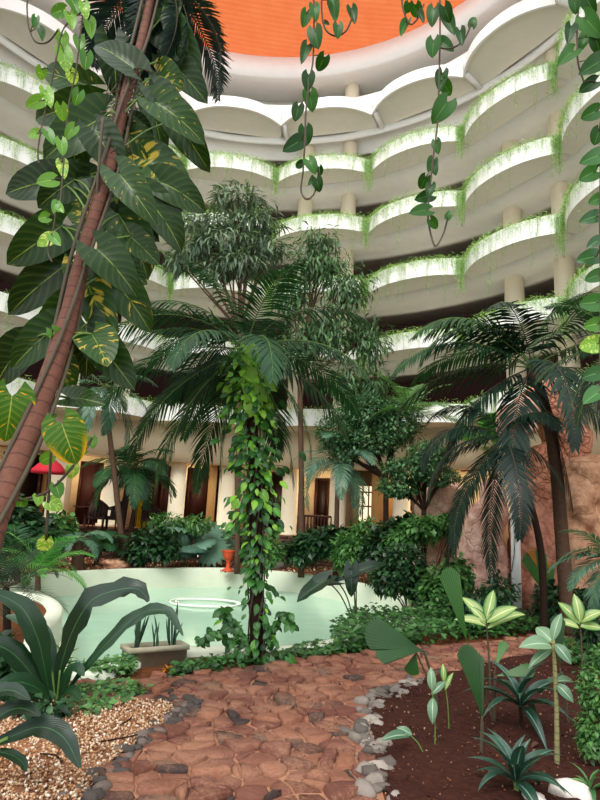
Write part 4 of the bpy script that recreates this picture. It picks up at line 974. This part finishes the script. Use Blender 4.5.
# ground cover along the pool side of the path
def cover(name, label, poly, n, size, h, mat, kind='oval', z=0):
    mb = MB(); T = tpl(kind, 2, 2, .5, .25)
    for _ in range(n):
        p = rand_in(poly); hh = h*(.45+.55*(.5+noise.noise((p[0]*2.2, p[1]*2.2, 3)))); q = np.array([p[0], p[1], z+.01+hh*R.random()**.6])
        a = R.uniform(0, 6.3); put(mb, T, q, [math.cos(a), math.sin(a), R.uniform(-.3, .6)], [0, 0, 1.0]+TOCAM(q)*.4+rv(.5), size*R.uniform(.6, 1.3))
    for _ in range(n//12):
        p = rand_in(poly); q = np.array([p[0], p[1], z-.01]); mb.tube([q, q+[R.uniform(-.04, .04), R.uniform(-.04, .04), h*R.uniform(.3, .9)]], .004, 3, tint=.1)
    return tag(mb.build(name, M[mat]), label, 'ground cover', None, 'stuff')
cover('ground_cover', 'low leafy ground cover between the pool rim and the flagstone path', GP([(170, 674), (176, 669), (200, 664), (255, 661), (300, 652), (335, 644), (352, 636), (420, 636), (420, 645), (330, 658), (250, 669), (190, 677), (168, 679)]), 2600, .08, .12, 'ground')
cover('ground_cover', 'sparse low plants where the pool edge meets the gravel bed', GP([(70, 672), (110, 668), (134, 668), (134, 677), (100, 680), (62, 680)]), 1100, .07, .16, 'bushlight')
cover('ground_cover', 'taller leafy ground cover right of the pool beside the path', GP([(330, 640), (352, 622), (410, 618), (470, 620), (530, 612), (545, 634), (470, 643), (400, 650), (335, 657)]), 4200, .1, .34, 'ground')
cover('ground_cover', 'leafy ground cover beyond the path at the right, under the dark palms', GP([(470, 618), (530, 606), (600, 602), (720, 600), (720, 622), (600, 630), (530, 637), (475, 642)]), 4200, .1, .34, 'ground')
cover('ground_cover', 'low seedlings at the inner edge of the gravel bed', GP([(72, 690), (140, 688), (150, 697), (120, 708), (95, 722), (60, 716)]), 420, .07, .1, 'bushlight')
cover('ground_cover', 'leafy seedlings on the soil bed in front of the right edge shrub', GP([(552, 652), (620, 644), (630, 676), (575, 672)]), 900, .085, .24, 'ground')
# orange tinted little plant by the trough
rosette('bromeliad', 'small dry yellow leaved plant in front of the concrete trough', G(168, 672), 12, 'orange', 'lance', .1, 1.0, el=(.2, 1.2), nv=3)
# ================================================================== CLIMBER ON THE MIDDLE PALM
def tk(py): # palm trunk axis
    if py > 540: return 257+(256-257)*(662-py)/122
    if py > 440: return 256-3*(540-py)/100
    return 253-6*(440-py)/88
o = thing('climbing_vine', 'bright leafy climber covering the trunk of the middle palm', 'vine', G(257, 662))
ms = MB()
for s in range(5):
    q = []
    for i in range(24):
        py = 660-300*i/23; r = .1; a = s*1.3+i*.35; q.append(P(tk(py), py, Yc)+[r*math.cos(a), r*math.sin(a), 0])
    ms.tube(q, .011, 5)
mb = MB(); m2 = MB(); T = tpl('heart', 4, 2, .8, .2)
T2 = tpl('oval', 4, 2, .7, .25)
for i in range(860):
    py = 662-315*R.random()**.8; up = (660-py)/310
    if up < .35 and R.random() < .45: continue
    rad = .08+abs(R.gauss(0, .16 if up > .4 else .11+.06*(up < .12))); a = R.uniform(0, 2*PI)
    if 535 < py < 585: rad = min(rad, .1)
    p = P(tk(py), py, Yc)+[rad*math.cos(a), rad*math.sin(a)*.8-.03, R.uniform(-.06, .06)]
    if p[2] < .03: p[2] = .03+R.random()*.1
    d = nrm([math.cos(a), math.sin(a), -.7+R.uniform(-.5, .5)]); br = R.random() < (.5 if up > .72 else .22 if up > .3 else .08)
    put(m2 if br else mb, T if R.random() < .2 else T2, p, d, TOCAM(p)*.7+[0, 0, .7]+rv(.5), R.uniform(.07, .16), .85)
    if i % 5 == 0: ms.tube([P(tk(py), py, Yc), p], .004, 4)
for x, y in ((262, 362), (268, 374), (252, 372), (258, 352), (246, 385), (272, 392), (262, 398), (250, 408), (277, 380)):
    leaf_px(m2, (tk(y), y-6), (x, y+9), Yc-.15, 15, tint=R.uniform(.6, 1))
ms.build('stem', M['dstem'], o); mb.build('leaves', M['climb'], o); m2.build('young_leaves', M['climbbright'], o)['label'] = 'bright yellow green young leaves'
# long shoots spreading from its foot over the pool edge
for lab, pts in (('wispy shoot of the climber reaching left over the pool edge', ((250, 655), (241, 632), (228, 618), (222, 608))), ('wispy shoot left of the climber foot beside the trough', ((246, 660), (232, 640), (215, 632), (200, 640))), ('wispy shoot right of the climber foot', ((262, 655), (272, 630), (285, 612), (292, 625)))):
    q = curve([P(x, y, Yc-.1-.05*i) for i, (x, y) in enumerate(pts)], 18); q[0][2] = 0.0
    o = thing('vine_shoot', lab, 'vine', q[0]); ms = MB(); ms.tube(q, .006, 5); ms.build('stem', M['dstem'], o); mb = MB()
    for p in q[3:]:
        for _ in range(3): put(mb, T2, p+rv(.03), rv()*[1, 1, .4]+[0, 0, -.6], TOCAM(p)+rv(.5), R.uniform(.08, .14))
    mb.build('leaves', M['climb'], o)
# ================================================================== GIANT CLIMBER ON THE LEANING PALM
def trunk_at(py):
    best = min(c_, key=lambda p: abs(400-F*((p-EYE)@UV_)/((p-EYE)@FW)-py)); return np.array(best)
o = thing('variegated_climber', 'giant climber with big yellow splashed leaves on the leaning palm trunk', 'vine', tr[0]+[.1, 0, 0])
GL = [((133, 68), (95, 40), 34), ((150, 16), (196, 60), 46), ((146, 25), (136, -14), 30), ((88, 86), (38, 68), 30), ((88, 104), (26, 118), 32), ((102, 118), (44, 152), 46), ((57, 180), (4, 190), 38), ((62, 186), (102, 168), 38), ((148, 160), (190, 198), 42), ((158, 104), (204, 136), 36),
 ((62, 226), (8, 262), 40), ((70, 262), (4, 312), 40), ((76, 300), (34, 334), 30), ((54, 328), (10, 366), 34), ((24, 346), (-10, 384), 36), ((106, 200), (86, 238), 30), ((118, 214), (152, 272), 42), ((146, 198), (186, 246), 38), ((98, 250), (136, 288), 38), ((114, 280), (150, 326), 36), ((84, 276), (112, 342), 36), ((86, 324), (88, 378), 36), ((97, 342), (132, 384), 34), ((62, 360), (70, 394), 24),
 ((148, 90), (164, 152), 28), ((160, 182), (206, 206), 34), ((112, 44), (118, 92), 36), ((96, 132), (120, 172), 38), ((80, 128), (72, 172), 34), ((122, 130), (160, 160), 34), ((170, 62), (205, 96), 34), ((104, 214), (66, 212), 34), ((130, 236), (158, 262), 26), ((160, 20), (172, -20), 36), ((176, 120), (208, 168), 30), ((68, 398), (100, 400), 22), ((120, 175), (152, 215), 34), ((42, 235), (20, 222), 20)]
for _ in range(9):                                           # leaves behind the ones that show best
    py = R.uniform(40, 350); c0 = trunk_at(py); cx = 300+F*((c0-EYE)@RV)/((c0-EYE)@FW); sd = R.choice((-1, 1)); bx = cx+sd*R.uniform(8, 30)
    GL.append(((bx, py), (bx+sd*R.uniform(15, 40), py+R.uniform(5, 50)), R.uniform(28, 38)))
mb = MB(); pt = MB(); ms = MB()
for i, (b, t, w) in enumerate(GL):
    Yl = tY(b[1])+(R.uniform(.1, .38) if i % 9 else -.12); p, q = leaf_px(mb, b, t, Yl, w*1.14, R.uniform(-.12, .12), 'heart', .75, R.uniform(.3, .9), R.random(), 9, 6, .22, .02)
    a = trunk_at(b[1]+R.uniform(-5, 45)); m = (a+p)/2+np.array([0, 0, .06]); pt.tube(curve([a, m, p], 10), .008, 5)
    pt.tube([p, p+(q-p)*.5], .004, 4)
for s_ in range(3):
    q = []
    for i in range(6, 56):
        p = c_[min(i, len(c_)-1)]; a = s_*2.1+i*.12; q.append(p+np.array([.075*math.cos(a), .075*math.sin(a), 0]))
    ms.tube(q, .013, 6)
for _ in range(50):                                           # aerial roots about the knot of stems
    p = trunk_at(R.uniform(60, 150)); ms.tube(curve([p, p+rv(.13)-[0, 0, .05], p+rv(.2)-[0, 0, .16]], 8), .004, 4)
ms.tube(curve([P(103, 118, 4.0), P(100, 150, 3.95), P(97, 195, 3.95), P(94, 235, 4.0)], 12), .012, 6)
for b, t, w in (((62, 424), (76, 464), 38), ((10, 396), (8, 442), 42)): pass
ms.build('stem', M['dstem'], o); pt.build('petioles', M['stem'], o); mb.build('leaves', M['pothos'], o)
mb = MB()
for b, t, w in (((62, 424), (76, 464), 40), ((12, 396), (6, 442), 44)):
    Yl = tY(b[1])-.15; p, q = leaf_px(mb, b, t, Yl, w, .05, 'heart', .8, .5, .6, 9, 6, .2)
mb.build('yellow_leaves', M['yellowpothos'], o)['label'] = 'two leaves turning yellow at the edge'
# thin dark lianas round the lower trunk
for lab, pts in (('thin brown liana hanging straight beside the leaning trunk', ((52, 330), (53, 400), (50, 470), (46, 540))), ('thin woody liana crossing from the leaning trunk towards the lobby column', ((22, 500), (50, 490), (78, 460), (92, 438)))):
    q = curve([P(x, y, 3.5+.1*i) for i, (x, y) in enumerate(pts)], 16); o = thing('liana', lab, 'vine', q[0]); ms = MB(); ms.tube([trunk_at(pts[0][1])]+q, .009, 5); ms.build('stem', M['dstem'], o)
    mb = MB()
    for p in q[::3]: put(mb, T, p, rv()+[0, 0, -.6], TOCAM(p)+rv(.4), R.uniform(.07, .11))
    mb.build('leaves', M['vinebright'], o)
# ================================================================== VINES HANGING FROM THE BEAM OVERHEAD
BZ = 4.55
mb = MB(); mb.box((0, 2.4, BZ+.14), (8, .3, .28)); struct(mb.build('beam_overhead', M['white'], smooth=False))
def hang(label, stems, leaves, Y=2.4, mat='vine', young=(), beam=True, name='hanging_vine'):
    x0, y0 = stems[0][0]; r0 = P(x0, y0, Y); top = np.array([r0[0], 2.4 if beam else r0[1], BZ+.02]) if beam else r0
    o = thing(name, label, 'vine', top, 'vines hanging in front of the galleries'); ms = MB(); mb = MB(); m2 = MB(); nodes = []
    for k, st in enumerate(stems):
        q = [P(x, y, Y+.02*math.sin(x*.3)) for x, y in st]; q = curve(([top] if beam and k == 0 else [])+q, 8*len(q)); ms.tube(q, .0042, 6); nodes += list(q)
    for i, (cx, cy, sz, ang) in enumerate(leaves):
        L = sz*1.0; a = math.radians(ang); dx, dy = math.sin(a), math.cos(a)          # ang 0 = tip straight down, + = towards the right
        b = (cx-dx*L*.45, cy-dy*L*.45); t = (cx+dx*L*.5, cy+dy*L*.5); yy = Y+R.uniform(-.05, .05)
        p, q = leaf_px(m2 if i in young else mb, b, t, yy, sz*R.uniform(.85, 1.02), R.uniform(-.05, .05), 'heart', .8, R.uniform(.2, .6), R.random(), 8, 4, .2)
        nr = min(nodes, key=lambda n_: np.linalg.norm(n_-p)); ms.tube([nr, (nr+p)/2+[0, 0, .008], p, p+(q-p)*.15], .0025, 4)
    ms.build('stem', M['dstem'], o); mb.build('leaves', M[mat], o)
    if young: m2.build('young_leaves', M['vinebright'], o)
    return o
hang('long heart leaved vine hanging in front of the orange ceiling left of centre', [[(314, -12), (314, 20), (313, 60), (309, 82), (306, 110), (305, 140), (303, 172), (301, 190), (306, 199), (314, 194), (319, 176)]],
 [(315, 12, 13, 10), (305, 19, 14, -15), (316, 38, 18, 10), (305, 52, 15, -20), (321, 64, 17, -25), (308, 82, 16, -5), (311, 101, 18, 10), (297, 113, 15, -15), (306, 136, 17, 5), (293, 145, 19, -60), (299, 165, 9, -60), (312, 166, 14, 30), (318, 185, 14, 15), (320, 171, 9, 10), (311, 181, 7, -30)])
hang('short looping vine hanging right beside the long vine under the orange ceiling', [[(322, -14), (322, 14), (326, 30), (336, 36), (346, 31), (352, 18)]], [(334, 10, 17, 10), (338, 31, 13, 0), (353, 14, 13, 15), (327, 23, 5, 60), (331, -4, 12, 30)])
hang('longest heart leaved vine hanging in front of the galleries right of centre', [[(440, -12), (440, 40), (439, 80), (438, 118), (433, 160), (430, 190), (428, 214), (431, 235), (436, 246), (444, 232), (448, 216)], [(440, 48), (452, 48), (464, 40), (472, 22)]],
 [(433, 16, 17, -8), (447, 14, 17, 20), (450, 24, 16, 25), (433, 48, 17, -5), (446, 45, 15, 60), (461, 36, 12, 10), (473, 21, 12, 170), (441, 80, 15, -10), (447, 89, 15, 30), (441, 111, 24, -35), (437, 147, 12, 10), (431, 165, 12, -20), (434, 168, 11, 20), (423, 183, 14, -25), (430, 190, 11, -10), (424, 197, 16, -75), (420, 211, 18, -85), (434, 224, 12, 40), (449, 214, 9, 160)])
hang('small vine looping at the top edge left of the longest vine', [[(402, -14), (403, 8), (410, 24), (418, 18), (424, 4)]], [(408, 8, 11, -10), (416, 11, 14, 5), (404, 27, 13, -25), (421, 16, 10, 30)])
hang('thick cluster of vine leaves hanging at the top right corner', [[(577, -12), (577, 30), (578, 62), (584, 82)]], [(575, 6, 14, 10), (590, 5, 19, 30), (570, 33, 15, -10), (592, 26, 24, 40), (584, 41, 15, -30), (567, 56, 18, -50), (592, 66, 24, -60), (588, 86, 19, -60), (598, 46, 18, 20)], Y=2.25)
hang('vine with leaves turned sideways hanging along the right edge', [[(604, -12), (602, 60), (601, 140), (600, 230), (601, 310), (599, 410)]], [(590, 114, 19, -65), (597, 137, 16, -20), (592, 158, 19, -70), (588, 175, 19, -65), (590, 218, 17, -75), (594, 243, 14, -60), (588, 258, 20, -80), (593, 277, 17, -70), (590, 303, 20, -85), (592, 325, 17, -80), (590, 345, 21, -80), (591, 375, 18, -75), (593, 396, 18, -60), (596, 200, 15, -70)], Y=2.2, mat='climb', young=(9, 10))
hang('bright young vine hanging over the giant leaves at the top left', [[(86, -12), (82, 20), (76, 70), (68, 110), (64, 160), (60, 205)], [(84, 10), (64, 28), (57, 55), (50, 90), (42, 125), (38, 150), (39, 164)]],
 [(57, 12, 16, -75), (74, 4, 18, 30), (85, 10, 13, 10), (71, 20, 14, 15), (90, 27, 15, 10), (62, 42, 16, 0), (65, 60, 20, 10), (80, 45, 14, 10), (86, 61, 16, -5), (73, 78, 14, 20), (77, 98, 14, -20), (62, 113, 16, 10), (48, 97, 16, 20), (34, 103, 17, -70), (70, 132, 14, -40), (50, 137, 14, 30), (62, 147, 14, 10), (33, 134, 12, -85), (63, 169, 14, 10), (46, 181, 17, -80), (55, 207, 10, -20), (60, 208, 9, 40), (43, 218, 12, -85), (41, 74, 12, -10)], Y=2.6, mat='vinebright', beam=True)
hang('thin bare vine loop with two small leaves at the top left corner', [[(27, -12), (27, 8), (29, 28), (36, 42), (48, 42), (58, 30)]], [(35, 22, 10, -10), (41, 33, 11, 20)], Y=2.6, mat='vine')
hang('small yellow green vine in front of the big leaves left of the leaning trunk', [[(56, 200), (54, 225), (48, 250), (52, 262)]], [(57, 207, 10, 20), (45, 241, 15, -60), (56, 240, 12, 40), (43, 218, 10, -50)], Y=2.9, mat='vinebright', beam=False)
# ================================================================== FOREGROUND LEFT
def leaf_path(mb, pts, w, kind='big', up=None, tint=None, fold=.2, wave=.0, n=16, nu=4, face=.75):
    """a long leaf that follows a bent line: pts are 3-D points, w the greatest half width"""
    c = curve(pts, n); m = len(c); wf = wfun(kind); mx = max(wf(i/40) for i in range(1, 40)); V = []; UV = []
    for i, p in enumerate(c):
        t = i/(m-1); d = nrm(c[min(i+1, m-1)]-c[max(i-1, 0)]); u0 = TOCAM(p)*face+np.array([0, 0, 1-face]) if up is None else np.asarray(up, float)
        x = nrm(np.cross(d, u0)); z = np.cross(x, d); ww = w*wf(min(max(t, .02), .985))/mx
        for j in range(nu+1):
            u = j/nu*2-1; V.append(p+x*u*ww*(1+wave*math.sin(t*40+j))+z*(fold*abs(u)*ww+wave*ww*math.sin(t*23+u*3)*abs(u))); UV.append((u*.5+.5, t))
    mb.add(V, [(i*(nu+1)+j, i*(nu+1)+j+1, (i+1)*(nu+1)+j+1, (i+1)*(nu+1)+j) for i in range(m-1) for j in range(nu)], UV, tint)
def pathleaf(mb, px, Y, w, **k):
    n = len(px); ys = Y if hasattr(Y, '__len__') else (Y, Y)
    leaf_path(mb, [P(x, y, ys[0]+(ys[1]-ys[0])*i/(n-1)) for i, (x, y) in enumerate(px)], w*pxm(ys[0]), **k)
b = G(54, 706); Y = b[1]; o = thing('broad_leaf_plant', 'large plant with long wavy dark leaves arching over the pool at left', 'plant', b)
mb = MB(); st = MB()
for px, yy, w, wv in ((((57, 700), (60, 670), (72, 632), (92, 600), (122, 589), (140, 590), (148, 602)), (Y, Y-.2), 11, .2), (((60, 700), (82, 672), (110, 640), (142, 613), (168, 612), (183, 636)), (Y, Y-.35), 6.5, .16), (((50, 700), (44, 665), (36, 634), (20, 606), (-12, 590)), (Y, Y-.4), 11, .06), (((52, 702), (30, 672), (8, 650), (-22, 640)), (Y, Y-.5), 11, .05), (((54, 704), (40, 690), (18, 682), (-10, 690)), (Y, Y-.6), 9, .05), (((56, 702), (52, 672), (44, 640), (28, 622), (6, 616)), (Y, Y+.1), 9, .05), (((60, 704), (66, 680), (76, 668), (84, 676)), (Y, Y-.2), 6, .05), (((54, 705), (70, 690), (80, 700)), (Y, Y-.3), 5, .05)):
    pathleaf(mb, px, yy, w, wave=wv, n=20, face=.6)
    st.tube(curve([b, P(px[0][0], px[0][1], yy[0]), P(px[1][0], px[1][1], yy[0]-.03)], 8), [.014]*5+[.01]*4, 6)
st.build('stem', M['stem'], o); mb.build('leaves', M['bigleaf'], o)
b = G(-20, 790); Y = 3.75; b = np.array([*P(-25, 760, Y)[:2], .03]); o = thing('broad_leaf_plant', 'large dark leaf with a hooked tip reaching over the gravel at the left edge', 'plant', b); mb = MB(); st = MB()
for px, w in ((((-22, 752), (8, 738), (40, 727), (64, 738), (80, 768)), 11), (((-24, 752), (-8, 722), (18, 708), (40, 716)), 9), (((-24, 752), (-10, 700), (10, 690), (30, 700)), 8), (((-24, 755), (0, 752), (20, 760), (26, 772)), 5)):
    pathleaf(mb, px, (Y, Y-.15), w, wave=.05, face=.55); st.tube([b, P(px[0][0], px[0][1], Y), P(px[1][0], px[1][1], Y-.05)], .012, 6)
st.build('stem', M['stem'], o); mb.build('leaves', M['bigleaf'], o)
b = G(58, 694); rosette('cordyline', 'small bright green leaved plant behind the big arching leaves', b, 14, 'bushlight', 'lance', .24, .7, stem=(0, 0, .22), el=(.1, 1.3))
b = G(20, 700); bush('shrub', 'low dark shrub at the left edge behind the big arching leaves', b, lob(b[1], (14, 680, 26, 20), (36, 690, 18, 12), (-6, 660, 20, 20)), 700, .12, 'bush', 'oval', 8, stemr=.008)
b = G(56, 722); bush('shrub', 'low leafy shrub at the foot of the big arching leaves', b, lob(b[1], (50, 708, 18, 10), (30, 716, 16, 8)), 260, .09, 'bush', 'oval', 6, stemr=.006)
# ================================================================== FOREGROUND RIGHT: THE SOIL BED
Z0 = .05
def GB(px, py): return G(px, py, Z0)
def fanplant(label, base, fans, stemr=.01, mat='fan', tips=None):
    """young fan palm: fans are (stalk end px, tip px, spread, depth shift)"""
    b = GB(*base); Y = b[1]; o = thing('fan_palm_seedling', label, 'palm', b); st = MB(); mb = MB(); tl = []
    for (bx, by), (tx, ty), sp, dy in fans:
        p = P(bx, by, Y+dy*.3); q = P(tx, ty, Y+dy); L = np.linalg.norm(q-p)
        st.tube(curve([b-[0, 0, .02], b*.6+p*.4+[R.uniform(-.01, .01), 0, .03], p], 10), [stemr*(1.3-.06*i) for i in range(11)], 6)
        put(mb, fan_tpl(11, sp, .014+.03*sp, .05, 3, .08), p, q-p, TOCAM(p)+[0, 0, .2]+rv(.15), L, 1, R.uniform(.2, .8))
        if tips:
            m2 = MB(); put(m2, fan_tpl(5, sp*.5, .03, .3, 4, .1), p+(q-p)*.66, q-p, TOCAM(p)+[0, 0, .2], L*.4, 1.7); tl.append(m2)
    st.build('stem', M['dstem'], o); mb.build('leaves', M[mat], o, smooth=False)
    for m2 in tl: m2.build('leaf_tip', M['orange'], o, smooth=False)['label'] = 'withered orange leaf tip'
    return o
fanplant('fan palm seedling with one tall folded leaf in the middle of the soil bed', (481, 752), [((482, 716), (466, 644), .36, 0), ((483, 722), (473, 650), .35, .1)])
fanplant('taller fan palm seedling with an upright pleated leaf behind the dark rosette', (494, 722), [((467, 642), (448, 566), .33, 0), ((496, 676), (535, 668), .45, -.1), ((495, 668), (505, 640), .4, .1)], mat='fanbright')
fanplant('fan palm seedling with a drooping split leaf at the left end of the soil bed', (438, 704), [((424, 652), (366, 628), .62, -.1), ((424, 650), (376, 652), .5, -.15), ((416, 652), (410, 676), .8, 0)], mat='fan')
fanplant('fan palm with withered orange leaf tips in front of the drooping palm', (549, 627), [((549, 600), (531, 550), .6, 0), ((550, 600), (549, 562), .4, .1)], mat='fanbright', tips=True)
fanplant('tall stemmed fan palm seedling beside the banded cane', (568, 722), [((560, 668), (557, 614), .34, 0), ((562, 672), (535, 690), .3, -.1)], mat='fan')
rosette('dracaena', 'dark glossy strap leaved rosette at the front of the soil bed', GB(516, 792), 17, 'strap', 'lance', .36, .78, el=(.1, 1.4), stem=(0, 0, .05), droop=.9)
rosette('dracaena', 'larger dark strap leaved plant behind the front rosette', GB(521, 728), 17, 'strap', 'lance', .5, .56, el=(-.1, 1.3), stem=(0, 0, .16), stemmat='darkbark', droop=.9)
def cane(name, label, base, top, leaves, mat, stemr, stemmat='cane', kind='oval', face=.6):
    b = GB(*base); Y = b[1]; o = thing(name, label, 'plant', b); st = MB(); mb = MB(); tp = P(top[0], top[1], Y)
    st.tube(curve([b-[0, 0, .02], b*.5+tp*.5+[.01, 0, 0], tp], 12), [stemr*(1.1-.03*i) for i in range(13)], 8)
    for (bx, by), (tx, ty), w, dy in leaves: leaf_px(mb, (bx, by), (tx, ty), Y, w, dy, kind, face, .7, None, 8, 4, .2)
    st.build('stem', M[stemmat], o); mb.build('leaves', M[mat], o); return o
cane('cane_plant', 'pale banded cane with drooping grey green leaves right of the front rosette', (557, 764), (553, 640), [((551, 646), (526, 640), 15, -.15), ((552, 642), (536, 624), 13, .1), ((555, 644), (572, 662), 11, -.1), ((553, 640), (560, 612), 9, 0), ((556, 684), (574, 700), 10, -.1), ((555, 682), (580, 678), 9, .1), ((551, 650), (530, 662), 9, -.1)], 'greyleaf', .018)
cane('dumb_cane', 'pale dumb cane with cream green leaves at the far left of the soil bed', (490, 694), (486, 620), [((486, 622), (464, 594), 12, .1), ((486, 620), (494, 588), 11, .05), ((487, 622), (515, 604), 12, -.1), ((486, 626), (460, 614), 11, -.1), ((488, 628), (528, 606), 10, .1), ((486, 624), (472, 606), 9, 0)], 'dief', .010, 'dstem')
cane('dumb_cane', 'pale dumb cane with cream green leaves beside the right edge shrub', (582, 682), (580, 622), [((580, 624), (560, 600), 11, .1), ((580, 622), (576, 594), 11, 0), ((581, 622), (602, 608), 11, -.1), ((580, 626), (604, 626), 10, -.1), ((579, 628), (558, 618), 9, -.1)], 'dief', .010, 'dstem')
cane('seedling', 'small pale sprig with three leaves near the left edge of the soil bed', (435, 746), (432, 690), [((432, 690), (431, 668), 8, 0), ((432, 694), (445, 680), 7, 0), ((433, 698), (432, 722), 9, -.1)], 'greyleaf', .005, 'stem')
cane('seedling', 'small pale sprig lying over the pale border stones', (424, 752), (410, 735), [((410, 736), (384, 734), 9, -.1), ((412, 735), (398, 726), 7, 0)], 'greyleaf', .005, 'stem')
cane('seedling', 'thin seedling with one upright leaf left of the tall folded fan leaf', (449, 728), (444, 680), [((444, 682), (443, 664), 6, 0), ((445, 690), (452, 672), 5, 0)], 'dief', .005, 'stem')
b = GB(590, 792); rosette('dracaena', 'small narrow leaved rosette among the white boulders at the bottom right', b, 9, 'palmlight', 'lance', .2, .5, el=(.3, 1.3))
# elephant ears at the near pool rim
b = G(356, 628); Y = b[1]; o = thing('elephant_ear', 'elephant ear plant with dark broad leaves standing at the pool rim', 'plant', b); st = MB(); mb = MB()
for bb, tt, w, dy in (((326, 580), (296, 598), 16, -.1), ((352, 568), (351, 596), 14, -.1), ((356, 572), (386, 561), 11, .1), ((338, 582), (314, 582), 10, .15)):
    p, q = leaf_px(mb, bb, tt, Y, w, dy, 'heart', .6, .5, None, 8, 4, .2, .04); st.tube(curve([b-[0, 0, .02], b*.5+p*.5+[0, 0, .12], p], 10), .012, 5)
st.build('stem', M['dstem'], o); mb.build('leaves', M['bigleaf'], o)
# twigs and dead leaves lying on the beds
for i, (x, y, a, L, lab) in enumerate(((100, 742, .5, .3, 'bent brown twig lying on the gravel below the leafy seedlings'), (62, 762, 2.4, .22, 'short brown twig on the gravel near the hooked dark leaf'), (120, 725, 1.2, .2, 'thin twig on the gravel close to the dark border stones'))):
    p = G(x, y, .05); q = curve([p, p+np.array([math.cos(a), math.sin(a), .03])*L*.5+[0, .02, 0], p+np.array([math.cos(a+.2), math.sin(a+.2), 0.0])*L], 10)
    mb = MB(); mb.tube(q, .005, 5); tag(mb.build('fallen_twig', M['darkbark'], at=p), lab, 'twig')
for i, (x, y, lab) in enumerate(((78, 736, 'curled brown dead leaf on the gravel beside the bent twig'), (95, 772, 'curled brown dead leaf on the gravel nearest the bottom edge'), (452, 710, 'dry leaf on the soil bed between the pale sprigs and the folded fan leaf'), (540, 744, 'dry leaf on the soil bed beside the banded cane'))):
    p = G(x, y, .06); mb = MB(); put(mb, tpl('oval', 5, 2, .8, .5), p, rv()*[1, 1, .1], [0, 0, 1], .085, 1); tag(mb.build('dead_leaf', M['bark'], at=p), lab, 'leaf')
# ================================================================== LIGHT
w = bpy.data.worlds.new('world'); SC.world = w; w.use_nodes = True
bg = w.node_tree.nodes['Background']; bg.inputs[0].default_value = (.93, .97, 1, 1); bg.inputs[1].default_value = 1.8
sd = bpy.data.lights.new('sun', 'SUN'); sd.energy = 2.3; sd.angle = math.radians(25); sd.color = (1, .97, .9)
so = bpy.data.objects.new('sun', sd); COL.objects.link(so)
so.rotation_euler = Vector((-.3, -.9, .95)).to_track_quat('Z', 'Y').to_euler()
vs = SC.view_settings; vs.view_transform = 'Standard'; vs.look = 'None'; vs.gamma = 1; vs.use_curve_mapping = False; vs.exposure = .15
